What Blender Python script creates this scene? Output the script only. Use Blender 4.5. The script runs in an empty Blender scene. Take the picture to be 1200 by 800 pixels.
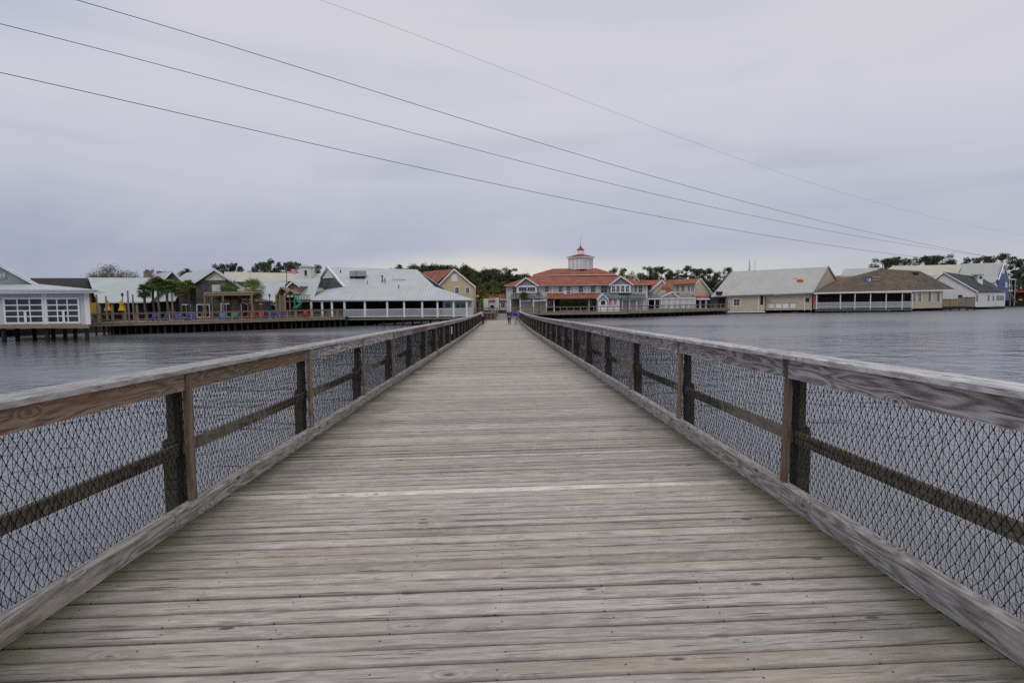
import bpy, bmesh, math, random
from mathutils import Vector, Matrix
R = math.radians
random.seed(7)
scene = bpy.context.scene
COL = scene.collection

# ------------------------------------------------------------------ camera
F = 650.0                     # focal length in photo pixels (1200 wide)
EYE = 1.7
YAW = -1.06                   # degrees, camera looks a little right of the boardwalk axis
cam_d = bpy.data.cameras.new('camera')
cam_d.sensor_width = 36.0
cam_d.lens = 36.0 * F / 1200.0
cam_d.clip_start = 0.05
cam_d.clip_end = 6000
cam = bpy.data.objects.new('camera', cam_d)
COL.objects.link(cam)
ROT = (Matrix.Rotation(R(YAW), 3, 'Z') @ Matrix.Rotation(R(90 - 4.22), 3, 'X') @ Matrix.Rotation(R(-0.6), 3, 'Z'))
cam.matrix_world = Matrix.Translation((0, 0, EYE)) @ ROT.to_4x4()
scene.camera = cam


def W(px, py, Y):
    """world point seen at photo pixel (px, py) on the vertical plane y = Y"""
    d = ROT @ Vector(((px - 600) / F, -(py - 400) / F, -1.0))
    t = Y / d.y
    return Vector((d.x * t, Y, EYE + d.z * t))


WATER = -2.3
DECK = -0.55                  # level of the shore docks
LAND = -1.45


def zd(y):                    # profile of the boardwalk: it runs down to the shore
    if y < 30: return -0.02 * y
    t = min(y, 80) - 30
    return -0.6 - 0.02 * t + 0.0002 * t * t


# ------------------------------------------------------------------ mesh builder
class MB:
    def __init__(s):
        s.v = []; s.f = []; s.uv = []; s.t = []; s.m = []; s.mi = 0

    def face(s, pts, uv=None, tint=0.5):
        b = len(s.v)
        for p in pts:
            s.v.append(tuple(p)); s.t.append(tint)
        s.f.append(tuple(range(b, b + len(pts))))
        s.m.append(s.mi)
        if uv is None:
            p0 = Vector(pts[0]); e1 = (Vector(pts[1]) - p0)
            if e1.length < 1e-6: e1 = Vector((1, 0, 0))
            e1.normalize()
            n = Vector((0, 0, 0))
            for i in range(1, len(pts) - 1):
                n += (Vector(pts[i]) - p0).cross(Vector(pts[i + 1]) - p0)
            if n.length < 1e-9: n = Vector((0, 0, 1))
            n.normalize()
            if abs(n.z) < 0.3:      # wall: u level, v = height
                e1 = Vector((-n.y, n.x, 0)).normalized()
                uv = [(Vector(p).dot(e1), p[2]) for p in pts]
            else:
                e2 = n.cross(e1)
                uv = [((Vector(p) - p0).dot(e1), (Vector(p) - p0).dot(e2)) for p in pts]
        s.uv.extend(uv)

    def box(s, x0, x1, y0, y1, z0, z1, tf=None, tint=None):
        """box with wood-style uv: u runs along the longest side"""
        if tint is None: tint = random.random()
        P = [(x, y, z) for x in (x0, x1) for y in (y0, y1) for z in (z0, z1)]
        Q = [(0, 1, 3, 2), (4, 6, 7, 5), (0, 4, 5, 1), (2, 3, 7, 6), (0, 2, 6, 4), (1, 5, 7, 3)]
        L = (abs(x1 - x0), abs(y1 - y0), abs(z1 - z0))
        a = L.index(max(L))
        o1, o2 = random.random() * 20, random.random() * 20
        for q in Q:
            pts = [P[i] for i in q]
            ax = [k for k in range(3) if max(p[k] for p in pts) - min(p[k] for p in pts) > 1e-9]
            if len(ax) < 2: continue
            if a in ax:
                b = ax[0] if ax[1] == a else ax[1]
                uv = [(p[a] + o1, p[b] + o2 + b * 0.31) for p in pts]
            else:
                uv = [(p[ax[0]] + o1, p[ax[1]] + o2) for p in pts]
            if tf: pts = [tf(p) for p in pts]
            s.face(pts, uv, tint)

    def bar(s, a, b, w, h, up=(0, 0, 1), tint=None):
        """rectangular bar from point a to b (w sideways, h along up)"""
        a = Vector(a); b = Vector(b); d = (b - a); L = d.length; d.normalize()
        u = Vector(up); sd = d.cross(u)
        if sd.length < 1e-4: sd = d.cross(Vector((1, 0, 0)))
        sd.normalize(); u = sd.cross(d)
        s.box(-w / 2, w / 2, 0, L, -h / 2, h / 2, lambda p: tuple(a + sd * p[0] + d * p[1] + u * p[2]), tint)

    def tube(s, pts, r, n=8, cap=True, tint=0.5):
        """tube along pts; r number or list"""
        pts = [Vector(p) for p in pts]
        rr = r if isinstance(r, (list, tuple)) else [r] * len(pts)
        rings = []
        ref = Vector((0.31, 0.17, 1)).normalized()
        L = 0; us = []
        for i, p in enumerate(pts):
            if i: L += (p - pts[i - 1]).length
            us.append(L)
            d = (pts[min(i + 1, len(pts) - 1)] - pts[max(i - 1, 0)])
            if d.length < 1e-9: d = Vector((0, 0, 1))
            d.normalize()
            rf = ref if abs(d.dot(ref)) < 0.95 else Vector((1, 0, 0))
            a = d.cross(rf).normalized(); b = d.cross(a)
            rings.append([p + (a * math.cos(2 * math.pi * k / n) + b * math.sin(2 * math.pi * k / n)) * rr[i] for k in range(n)])
        for i in range(len(pts) - 1):
            for k in range(n):
                k2 = (k + 1) % n
                c = 2 * math.pi * rr[i] / n
                s.face([rings[i][k], rings[i][k2], rings[i + 1][k2], rings[i + 1][k]],
                       [(us[i], k * c), (us[i], (k + 1) * c), (us[i + 1], (k + 1) * c), (us[i + 1], k * c)], tint)
        if cap:
            s.face(rings[0][::-1], None, tint); s.face(rings[-1], None, tint)

    def lathe(s, c, prof, n=12, tint=0.5):
        """prof: list of (radius, z)"""
        c = Vector(c)
        ring = lambda r, z: [c + Vector((r * math.cos(2 * math.pi * k / n), r * math.sin(2 * math.pi * k / n), z)) for k in range(n)]
        rs = [ring(max(r, 0.002), z) for r, z in prof]
        for i in range(len(rs) - 1):
            for k in range(n):
                k2 = (k + 1) % n
                s.face([rs[i][k], rs[i][k2], rs[i + 1][k2], rs[i + 1][k]], None, tint)
        s.face(rs[0][::-1]); s.face(rs[-1])

    def solid(s, pts, vec, tint=0.5):
        """polygon pts pushed along vec into a closed solid"""
        pts = [Vector(p) for p in pts]; vec = Vector(vec)
        n = Vector((0, 0, 0))
        for i in range(1, len(pts) - 1): n += (pts[i] - pts[0]).cross(pts[i + 1] - pts[0])
        if n.dot(vec) > 0: pts = pts[::-1]
        q = [p + vec for p in pts]
        s.face(pts, None, tint); s.face(q[::-1], None, tint)
        for i in range(len(pts)):
            j = (i + 1) % len(pts)
            s.face([pts[j], pts[i], q[i], q[j]], None, tint)

    def slab(s, pp, th=0.2, tint=0.5):
        """sloping slab whose top face has the given world points"""
        pts = [Vector(p) for p in pp]
        n = Vector((0, 0, 0))
        for i in range(1, len(pts) - 1): n += (pts[i] - pts[0]).cross(pts[i + 1] - pts[0])
        n.normalize()
        if n.z < 0 or (abs(n.z) < 1e-3 and n.y > 0): n = -n
        s.solid(pts, -n * th, tint)

    # --- helpers that take photo measurements at a known distance
    def pslab(s, pp, th=0.2): s.slab([W(*p) for p in pp], th)

    def pblock(s, pts, Y, depth): s.solid([W(px, py, Y) for px, py in pts], (0, depth, 0))

    def pbox(s, x0, y0, x1, y1, Y, depth):
        a = W(x0, y1, Y); b = W(x1, y0, Y)
        s.box(a.x, b.x, Y, Y + depth, a.z, b.z)

    def build(s, name, mat, parent=None, smooth=False, loc=None):
        me = bpy.data.meshes.new(name)
        o = bpy.data.objects.new(name, me)
        off = Vector((0, 0, 0))
        p = parent
        while p is not None:
            off += p.location; p = p.parent
        if loc is not None:
            off = off + Vector(loc); o.location = loc
        me.from_pydata([(Vector(v) - off)[:] for v in s.v], [], s.f)
        ul = me.uv_layers.new(name='UVMap')
        ul.data.foreach_set('uv', [c for uv in s.uv for c in uv])
        at = me.attributes.new('tint', 'FLOAT', 'POINT')
        at.data.foreach_set('value', s.t)
        mats = mat if isinstance(mat, (list, tuple)) else [mat]
        for m in mats: me.materials.append(m)
        if len(mats) > 1: me.polygons.foreach_set('material_index', s.m)
        if smooth:
            bm = bmesh.new(); bm.from_mesh(me)
            bmesh.ops.remove_doubles(bm, verts=bm.verts, dist=0.0005)
            for f in bm.faces: f.smooth = True
            bm.to_mesh(me); bm.free()
        COL.objects.link(o)
        if parent is not None: o.parent = parent
        return o


def thing(name, label, cat, loc, group=None):
    o = bpy.data.objects.new(name, None)
    o.empty_display_size = 0.3
    COL.objects.link(o)
    o.location = loc
    o['label'] = label; o['category'] = cat
    if group: o['group'] = group
    return o


def tag(o, label=None, cat=None, group=None, kind=None):
    for k, v in (('label', label), ('category', cat), ('group', group), ('kind', kind)):
        if v: o[k] = v
    return o


def copy_tree(o, parent=None):
    c = o.copy(); COL.objects.link(c)
    if parent is not None: c.parent = parent
    for ch in list(o.children): copy_tree(ch, c)
    return c


# ------------------------------------------------------------------ materials
class NT:
    def __init__(s, name):
        s.mat = bpy.data.materials.new(name); s.mat.use_nodes = True
        s.t = s.mat.node_tree; s.b = s.t.nodes['Principled BSDF']
        s.out = s.t.nodes['Material Output']

    def n(s, typ, **kw):
        x = s.t.nodes.new(typ)
        for k, v in kw.items(): setattr(x, k, v)
        return x

    def l(s, a, b): s.t.links.new(a, b)

    def val(s, x, sock):
        if isinstance(x, (int, float)): sock.default_value = x
        elif isinstance(x, (tuple, list)):
            sock.default_value = tuple(x) + ((1,) if len(sock.default_value) == 4 and len(x) == 3 else ())
        else: s.l(x, sock)

    def math(s, op, a, b=0.0, c=None, clamp=False):
        x = s.n('ShaderNodeMath', operation=op, use_clamp=clamp)
        s.val(a, x.inputs[0]); s.val(b, x.inputs[1])
        if c is not None: s.val(c, x.inputs[2])
        return x.outputs[0]

    def noise(s, vec, scale=1.0, detail=3.0, rough=0.5, dist=0.0):
        x = s.n('ShaderNodeTexNoise')
        s.val(scale, x.inputs['Scale']); s.val(detail, x.inputs['Detail'])
        s.val(rough, x.inputs['Roughness']); s.val(dist, x.inputs['Distortion'])
        s.l(vec, x.inputs['Vector'])
        return x.outputs[0]

    def mix(s, fac, a, b, mode='MIX'):
        x = s.n('ShaderNodeMix', data_type='RGBA', blend_type=mode, clamp_factor=True)
        s.val(fac, x.inputs[0]); s.val(a, x.inputs[6]); s.val(b, x.inputs[7])
        return x.outputs[2]

    def mr(s, x, a, b, c=0.0, d=1.0, smooth=False):
        m = s.n('ShaderNodeMapRange', clamp=True)
        if smooth: m.interpolation_type = 'SMOOTHSTEP'
        s.val(x, m.inputs[0])
        for i, q in enumerate((a, b, c, d)): s.val(q, m.inputs[1 + i])
        return m.outputs[0]

    def xyz(s, x, y, z=0.0):
        c = s.n('ShaderNodeCombineXYZ')
        s.val(x, c.inputs[0]); s.val(y, c.inputs[1]); s.val(z, c.inputs[2])
        return c.outputs[0]

    def uv(s):
        u = s.n('ShaderNodeUVMap', uv_map='UVMap')
        q = s.n('ShaderNodeSeparateXYZ'); s.l(u.outputs[0], q.inputs[0])
        return q.outputs[0], q.outputs[1]

    def pos(s):
        g = s.n('ShaderNodeNewGeometry')
        return g.outputs['Position']

    def tint(s):
        a = s.n('ShaderNodeAttribute', attribute_name='tint')
        return a.outputs['Fac']

    def bump(s, h, strength=0.3, dist=0.01):
        b = s.n('ShaderNodeBump')
        s.val(strength, b.inputs['Strength']); s.val(dist, b.inputs['Distance'])
        s.l(h, b.inputs['Height'])
        s.l(b.outputs[0], s.b.inputs['Normal'])

    def fin(s, col, rough=0.8, spec=0.3, metal=0.0):
        s.val(col, s.b.inputs['Base Color']); s.val(rough, s.b.inputs['Roughness'])
        s.val(spec, s.b.inputs['Specular IOR Level']); s.val(metal, s.b.inputs['Metallic'])
        return s.mat


def mat_wood(name, dark, light, warm=(0.25, 0.15, 0.08), warm_amt=0.3, rings=0.5, moss=0.0, deck=False, tintvar=0.5, ringfreq=38, stain=0.0):
    N = NT(name)
    u, v = N.uv(); t = N.tint()
    t37 = N.math('MULTIPLY', t, 37.0)
    # knots: sparse oval spots that also bend the growth rings around them
    vo = N.n('ShaderNodeTexVoronoi'); vo.inputs['Scale'].default_value = 1.0
    N.l(N.xyz(N.math('MULTIPLY', u, 3.0), N.math('MULTIPLY', v, 7.5), t37), vo.inputs['Vector'])
    sp = N.n('ShaderNodeSeparateColor'); N.l(vo.outputs['Color'], sp.inputs[0])
    has = N.mr(sp.outputs[0], 0.52, 0.54)
    kr = N.math('MULTIPLY_ADD', sp.outputs[1], 0.11, 0.05)
    knot = N.math('MULTIPLY', N.mr(N.math('SUBTRACT', vo.outputs['Distance'], kr), -0.05, 0.03, 1.0, 0.0, True), has)
    halo = N.math('MULTIPLY', N.mr(vo.outputs['Distance'], 0.0, 0.42, 1.0, 0.0, True), has)
    g = N.noise(N.xyz(N.math('MULTIPLY', u, 1.1), N.math('MULTIPLY', v, 8.0), t37), 1.0, 2.0, 0.45, 0.2)
    g = N.math('ADD', g, N.math('MULTIPLY', halo, 0.3))
    ring = N.math('MULTIPLY_ADD', N.math('SINE', N.math('MULTIPLY', g, float(ringfreq))), 0.5, 0.5)
    fine = N.noise(N.xyz(N.math('MULTIPLY', u, 13.0), N.math('MULTIPLY', v, 190.0), t37), 1.0, 3.0, 0.65)
    streak = N.noise(N.xyz(N.math('MULTIPLY', u, 4.0), N.math('MULTIPLY', v, 42.0), t37), 1.0, 4.0, 0.65)
    blot = N.noise(N.xyz(N.math('MULTIPLY', u, 0.7), N.math('MULTIPLY', v, 3.0), t37), 1.0, 3.0, 0.55)
    fac = N.math('MULTIPLY_ADD', N.math('SUBTRACT', ring, 0.5), rings * 0.75, N.math('MULTIPLY_ADD', N.math('SUBTRACT', fine, 0.5), 1.1, 0.56))
    fac = N.math('ADD', fac, N.math('MULTIPLY', N.math('SUBTRACT', streak, 0.5), 0.7))
    fac = N.math('ADD', fac, N.math('MULTIPLY', N.math('SUBTRACT', blot, 0.5), 0.42), clamp=True)
    col = N.mix(fac, dark, light)
    wf = N.math('MULTIPLY', N.mr(N.noise(N.xyz(N.math('MULTIPLY', u, 0.5), N.math('MULTIPLY', v, 5.0), N.math('ADD', t37, 9.0)), 1.0, 2.0), 0.5, 0.75), warm_amt)
    col = N.mix(wf, col, warm)
    # fine checks (cracks) and knots
    crk = N.noise(N.xyz(N.math('MULTIPLY', u, 2.4), N.math('MULTIPLY', v, 75.0), N.math('ADD', t37, 4.0)), 1.0, 2.0, 0.5)
    crk = N.mr(crk, 0.635, 0.69)
    dk = N.math('MAXIMUM', N.math('MULTIPLY', crk, 0.8), N.math('MULTIPLY', knot, 0.8))
    col = N.mix(dk, col, tuple(c * 0.28 for c in dark))
    br = N.math('MULTIPLY_ADD', t, tintvar, 1.0 - tintvar * 0.5)
    cb = N.n('ShaderNodeCombineColor')
    for i in range(3): N.l(br, cb.inputs[i])
    col = N.mix(1.0, col, cb.outputs[0], 'MULTIPLY')
    if stain:
        sn = N.noise(N.xyz(N.math('MULTIPLY', u, 3.5), N.math('MULTIPLY', v, 9.0), N.math('ADD', t37, 2.0)), 1.0, 5.0, 0.7)
        col = N.mix(N.math('MULTIPLY', N.mr(sn, 0.5, 0.68), stain), col, tuple(c * 0.5 for c in dark))
    h = N.math('SUBTRACT', N.math('MULTIPLY_ADD', fine, 0.6, fac), N.math('MULTIPLY', dk, 1.5))
    if deck:
        gm = N.n('ShaderNodeSeparateXYZ'); N.l(N.pos(), gm.inputs[0])
        x, y = gm.outputs[0], gm.outputs[1]
        big = N.noise(N.xyz(N.math('MULTIPLY', x, 0.9), N.math('MULTIPLY', y, 1.6)), 1.0, 4.0, 0.6)
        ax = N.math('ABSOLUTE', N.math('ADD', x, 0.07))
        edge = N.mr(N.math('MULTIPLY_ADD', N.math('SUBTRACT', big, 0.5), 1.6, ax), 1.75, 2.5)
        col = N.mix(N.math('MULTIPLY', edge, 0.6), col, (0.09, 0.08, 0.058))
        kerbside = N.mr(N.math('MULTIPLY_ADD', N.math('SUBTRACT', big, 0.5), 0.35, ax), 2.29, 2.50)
        col = N.mix(N.math('MULTIPLY', kerbside, 0.75), col, (0.06, 0.066, 0.026))  # moss along the kerb foot, with contact shade painted into its colour
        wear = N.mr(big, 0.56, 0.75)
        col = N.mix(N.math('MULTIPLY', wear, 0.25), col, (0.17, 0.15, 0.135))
        # dirt and wear along the plank edges, with gap shade painted in
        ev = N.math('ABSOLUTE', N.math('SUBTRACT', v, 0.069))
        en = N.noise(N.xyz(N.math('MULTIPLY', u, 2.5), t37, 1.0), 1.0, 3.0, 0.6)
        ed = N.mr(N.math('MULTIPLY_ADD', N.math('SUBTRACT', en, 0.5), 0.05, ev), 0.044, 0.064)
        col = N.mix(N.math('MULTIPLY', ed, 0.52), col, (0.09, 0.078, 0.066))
        # nail heads over the joists
        xm = N.math('PINGPONG', N.math('ADD', N.math('MULTIPLY_ADD', N.math('SINE', N.math('MULTIPLY', t, 913.0)), 0.035, x), 0.33), 0.61)
        ym = N.math('PINGPONG', v, 0.0345)
        d = N.math('ADD', N.math('POWER', N.math('SUBTRACT', xm, 0.3), 2.0), N.math('POWER', N.math('SUBTRACT', ym, 0.0), 2.0))
        nail = N.mr(d, 0.000015, 0.00006, 1.0, 0.0)
        nail = N.math('MULTIPLY', nail, N.mr(N.noise(N.xyz(N.math('MULTIPLY', x, 3.0), N.math('MULTIPLY', y, 7.0)), 1.0, 1.0), 0.38, 0.43))
        col = N.mix(N.math('MULTIPLY', nail, 0.85), col, (0.03, 0.028, 0.026))
        h = N.math('SUBTRACT', h, nail)
    if moss:
        mo = N.noise(N.pos(), 5.0, 4.0, 0.65)
        col = N.mix(N.math('MULTIPLY', N.mr(mo, 0.47, 0.68), moss), col, (0.08, 0.086, 0.03))
    N.bump(h, 0.6, 0.005)
    return N.fin(col, N.mr(fac, 0, 1, 0.9, 0.75), 0.2)


def mat_paint(name, c, rough=0.6, var=0.12, lap=0.0, scale=0.7, spec=0.3):
    N = NT(name)
    p = N.pos()
    n = N.noise(p, scale, 4.0, 0.6)
    k = N.mr(n, 0.25, 0.75, 1 - var, 1 + var)
    cb = N.n('ShaderNodeCombineColor')
    for i in range(3): N.l(k, cb.inputs[i])
    col = N.mix(1.0, tuple(c), cb.outputs[0], 'MULTIPLY')
    st = N.noise(N.xyz(N.math('MULTIPLY', N.uv()[0], 2.5), N.math('MULTIPLY', N.uv()[1], 0.25)), 1.0, 3.0)
    col = N.mix(N.math('MULTIPLY', N.mr(st, 0.5, 0.8), var * 1.5), col, tuple(q * 0.55 for q in c))
    if lap:
        u, v = N.uv()
        fr = N.math('FRACT', N.math('DIVIDE', v, lap))
        N.bump(fr, 0.6, 0.03)
        col = N.mix(N.math('MULTIPLY', N.mr(fr, 0.0, 0.14, 1.0, 0.0), 0.35), col, tuple(q * 0.4 for q in c))
    return N.fin(col, rough, spec)


def mat_metal_roof(name, c, seam=0.5):
    N = NT(name)
    u, v = N.uv()
    n = N.noise(N.pos(), 0.35, 4.0, 0.6)
    k = N.mr(n, 0.25, 0.75, 0.88, 1.08)
    cb = N.n('ShaderNodeCombineColor')
    for i in range(3): N.l(k, cb.inputs[i])
    col = N.mix(1.0, tuple(c), cb.outputs[0], 'MULTIPLY')
    fr = N.math('PINGPONG', u, seam / 2)
    line = N.mr(fr, 0.0, 0.05, 1.0, 0.0)
    N.bump(line, 0.8, 0.04)
    col = N.mix(N.math('MULTIPLY', line, 0.45), col, tuple(q * 0.45 for q in c))
    st = N.noise(N.xyz(N.math('MULTIPLY', u, 1.3), N.math('MULTIPLY', v, 0.15)), 1.0, 4.0, 0.6)
    col = N.mix(N.math('MULTIPLY', N.mr(st, 0.5, 0.75), 0.25), col, tuple(q * 0.6 for q in c))
    return N.fin(col, 0.5, 0.4)


def mat_shingle(name, c1, c2, mortar, w=0.3, h=0.16, rough=0.85):
    N = NT(name)
    u, v = N.uv()
    b = N.n('ShaderNodeTexBrick')
    N.l(N.xyz(u, v), b.inputs['Vector'])
    b.inputs['Scale'].default_value = 1.0
    b.inputs['Brick Width'].default_value = w; b.inputs['Row Height'].default_value = h
    b.inputs['Mortar Size'].default_value = 0.02; b.inputs['Mortar Smooth'].default_value = 0.3
    N.val(c1, b.inputs['Color1']); N.val(c2, b.inputs['Color2']); N.val(mortar, b.inputs['Mortar'])
    n = N.noise(N.pos(), 0.6, 4.0, 0.65)
    k = N.mr(n, 0.3, 0.7, 0.66, 1.3)
    cb = N.n('ShaderNodeCombineColor')
    for i in range(3): N.l(k, cb.inputs[i])
    col = N.mix(1.0, b.outputs['Color'], cb.outputs[0], 'MULTIPLY')
    N.bump(N.math('SUBTRACT', 1.0, b.outputs['Fac']), 0.6, 0.03)
    return N.fin(col, rough, 0.2)


def mat_leaf(name, c1, c2, rough=0.6):
    N = NT(name)
    t = N.tint()
    oi = N.n('ShaderNodeObjectInfo')
    n = N.noise(N.pos(), 0.45, 3.0, 0.6)
    f = N.math('MULTIPLY_ADD', t, 0.6, N.math('MULTIPLY', n, 0.5), clamp=True)
    col = N.mix(f, tuple(c1), tuple(c2))
    k = N.mr(oi.outputs['Random'], 0, 1, 0.75, 1.25)
    cb = N.n('ShaderNodeCombineColor')
    for i in range(3): N.l(k, cb.inputs[i])
    col = N.mix(1.0, col, cb.outputs[0], 'MULTIPLY')
    return N.fin(col, rough, 0.2)


def mat_glass(name, c=(0.016, 0.018, 0.02)):
    N = NT(name)
    n = N.noise(N.pos(), 0.8, 2.0)
    col = N.mix(N.mr(n, 0.35, 0.7), tuple(c), tuple(q * 2.6 for q in c))
    return N.fin(col, 0.12, 0.5)


M = {}
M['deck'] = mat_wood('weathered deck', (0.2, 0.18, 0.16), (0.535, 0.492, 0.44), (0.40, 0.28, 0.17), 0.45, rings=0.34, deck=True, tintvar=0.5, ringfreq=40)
M['rail'] = mat_wood('weathered rail', (0.115, 0.103, 0.1), (0.49, 0.455, 0.445), (0.24, 0.15, 0.08), 0.35, rings=0.95, tintvar=0.3, ringfreq=50)
M['kerb'] = mat_wood('kerb timber', (0.13, 0.118, 0.11), (0.5, 0.465, 0.43), (0.3, 0.22, 0.13), 0.3, rings=0.75, tintvar=0.25, ringfreq=48, moss=0.3)
M['rail_brown'] = mat_wood('brown rail', (0.085, 0.06, 0.042), (0.29, 0.215, 0.16), (0.27, 0.12, 0.045), 0.8, rings=0.8, tintvar=0.4, ringfreq=60)
M['cap'] = mat_wood('rail cap', (0.2, 0.19, 0.185), (0.6, 0.58, 0.565), (0.35, 0.3, 0.25), 0.2, rings=0.5, tintvar=0.35, stain=0.6)
M['trim'] = mat_wood('rail strip', (0.09, 0.055, 0.035), (0.24, 0.19, 0.15), (0.24, 0.11, 0.045), 0.6, rings=0.5, tintvar=0.5)
M['dark_post'] = mat_wood('mossy post', (0.038, 0.034, 0.024), (0.14, 0.12, 0.085), (0.05, 0.05, 0.02), 0.5, rings=0.3, moss=0.85, tintvar=0.3)
M['mid'] = mat_wood('lower rail', (0.075, 0.063, 0.05), (0.25, 0.215, 0.17), (0.1, 0.09, 0.05), 0.4, rings=0.4, moss=0.35, tintvar=0.3)
M['dock'] = mat_wood('shore dock wood', (0.14, 0.1, 0.068), (0.4, 0.29, 0.2), (0.27, 0.14, 0.06), 0.6, rings=0.3, tintvar=0.4)
M['dock_grey'] = mat_wood('shore dock grey wood', (0.12, 0.105, 0.085), (0.32, 0.285, 0.23), (0.2, 0.15, 0.09), 0.3, rings=0.3, tintvar=0.4)
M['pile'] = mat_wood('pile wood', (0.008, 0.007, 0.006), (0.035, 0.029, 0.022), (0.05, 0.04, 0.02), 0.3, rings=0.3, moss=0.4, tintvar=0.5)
M['pergola'] = mat_wood('pergola wood', (0.16, 0.09, 0.04), (0.4, 0.24, 0.12), (0.4, 0.2, 0.08), 0.5, rings=0.3)
M['white'] = mat_paint('white paint', (0.7, 0.71, 0.72), 0.55, 0.06)
M['white_lap'] = mat_paint('white lap siding', (0.66, 0.66, 0.64), 0.6, 0.07, lap=0.2)
M['offwhite'] = mat_paint('off white', (0.55, 0.55, 0.53), 0.6, 0.1)
M['greysid'] = mat_paint('pale grey siding', (0.5, 0.515, 0.54), 0.6, 0.08, lap=0.22)
M['tealgrey'] = mat_paint('teal grey siding', (0.26, 0.31, 0.33), 0.65, 0.1, lap=0.22)
M['midgrey'] = mat_paint('mid grey siding', (0.27, 0.28, 0.28), 0.65, 0.1, lap=0.22)
M['beige'] = mat_paint('beige siding', (0.52, 0.44, 0.33), 0.65, 0.08, lap=0.22)
M['cream'] = mat_paint('cream siding', (0.56, 0.49, 0.37), 0.65, 0.08, lap=0.22)
M['peach'] = mat_paint('peach siding', (0.52, 0.43, 0.33), 0.65, 0.08, lap=0.22)
M['yellow_sid'] = mat_paint('sand yellow siding', (0.62, 0.5, 0.3), 0.65, 0.08, lap=0.22)
M['ochre'] = mat_paint('ochre wall', (0.42, 0.27, 0.03), 0.7, 0.25)
M['yellow'] = mat_paint('yellow', (0.58, 0.34, 0.02), 0.6, 0.1)
M['blue_sid'] = mat_paint('blue siding', (0.075, 0.125, 0.28), 0.6, 0.12, lap=0.22)
M['metal_white'] = mat_metal_roof('pale metal roof', (0.43, 0.45, 0.45))
M['metal_green'] = mat_metal_roof('pale green metal roof', (0.42, 0.465, 0.45))
M['metal_grey'] = mat_metal_roof('light grey metal roof', (0.4, 0.42, 0.43))
M['metal_cream'] = mat_metal_roof('cream metal roof', (0.46, 0.435, 0.35))
M['metal_stone'] = mat_metal_roof('stone metal roof', (0.385, 0.375, 0.35))
M['tile'] = mat_shingle('orange tile roof', (0.33, 0.12, 0.075), (0.23, 0.078, 0.05), (0.15, 0.05, 0.035), 0.4, 0.35)
M['tile_red'] = mat_shingle('red tile roof', (0.32, 0.06, 0.045), (0.24, 0.05, 0.04), (0.13, 0.035, 0.03), 0.4, 0.35)
M['brown_roof'] = mat_shingle('brown shingle roof', (0.15, 0.118, 0.088), (0.115, 0.09, 0.068), (0.08, 0.062, 0.05), 0.35, 0.2)
M['darkbrown_roof'] = mat_shingle('dark brown shingle roof', (0.035, 0.03, 0.028), (0.025, 0.022, 0.02), (0.015, 0.014, 0.013), 0.35, 0.2)
M['grey_roof'] = mat_shingle('grey shingle roof', (0.2, 0.205, 0.21), (0.16, 0.165, 0.17), (0.11, 0.11, 0.11), 0.35, 0.2)
M['darkgrey_roof'] = mat_shingle('dark grey shingle roof', (0.085, 0.09, 0.1), (0.065, 0.07, 0.08), (0.045, 0.045, 0.05), 0.35, 0.2)
M['cedar'] = mat_shingle('grey cedar shingles', (0.13, 0.125, 0.125), (0.075, 0.072, 0.075), (0.04, 0.04, 0.042), 0.35, 0.3)
M['tan_shingle'] = mat_shingle('tan shingles', (0.3, 0.24, 0.17), (0.22, 0.18, 0.13), (0.12, 0.1, 0.07), 0.35, 0.25)
M['brick'] = mat_shingle('chimney brick', (0.3, 0.16, 0.11), (0.22, 0.13, 0.1), (0.25, 0.22, 0.2), 0.25, 0.09)
M['glass'] = mat_glass('window glass')
M['glass_pale'] = mat_glass('window glass with blinds', (0.06, 0.065, 0.07))
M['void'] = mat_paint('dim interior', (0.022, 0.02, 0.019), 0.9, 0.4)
M['soil'] = mat_paint('bank soil', (0.016, 0.014, 0.011), 0.95, 0.3)
M['curtain'] = mat_paint('white curtain', (0.5, 0.5, 0.5), 0.8, 0.12, scale=1.5)
M['red'] = mat_paint('red paint', (0.5, 0.03, 0.03), 0.5, 0.1)
M['blue'] = mat_paint('blue plastic', (0.025, 0.055, 0.25), 0.5, 0.15)
M['bright_blue'] = mat_paint('bright blue plastic', (0.04, 0.17, 0.5), 0.5, 0.1)
M['green'] = mat_paint('green plastic', (0.012, 0.17, 0.12), 0.45, 0.12)
M['black'] = mat_paint('black metal', (0.02, 0.02, 0.022), 0.45, 0.2)
M['steel'] = mat_paint('galvanised steel', (0.32, 0.33, 0.34), 0.5, 0.2)
M['net'] = mat_paint('black net twine', (0.012, 0.012, 0.014), 0.7, 0.2)
M['pink'] = mat_paint('pink poster', (0.6, 0.12, 0.3), 0.6, 0.25, scale=3)
M['signblue'] = mat_paint('sign blue', (0.2, 0.36, 0.62), 0.5, 0.1)
M['purple'] = mat_paint('purple print', (0.13, 0.05, 0.36), 0.6, 0.1)
M['emblem_red'] = mat_paint('faded red paint', (0.22, 0.035, 0.03), 0.6, 0.25, scale=2)
M['sign_navy'] = mat_paint('faded blue panel', (0.09, 0.1, 0.26), 0.6, 0.2, scale=2)
M['orange'] = mat_paint('orange sign paint', (0.5, 0.27, 0.09), 0.6, 0.1)
M['bark'] = mat_wood('bark', (0.03, 0.024, 0.019), (0.13, 0.1, 0.08), (0.1, 0.06, 0.04), 0.4, rings=0.3)
M['palm_bark'] = mat_wood('palm bark', (0.06, 0.045, 0.035), (0.2, 0.16, 0.12), (0.14, 0.1, 0.06), 0.4, rings=0.3)
M['pine_leaf'] = mat_leaf('pine needles', (0.026, 0.036, 0.02), (0.085, 0.1, 0.052))
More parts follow.
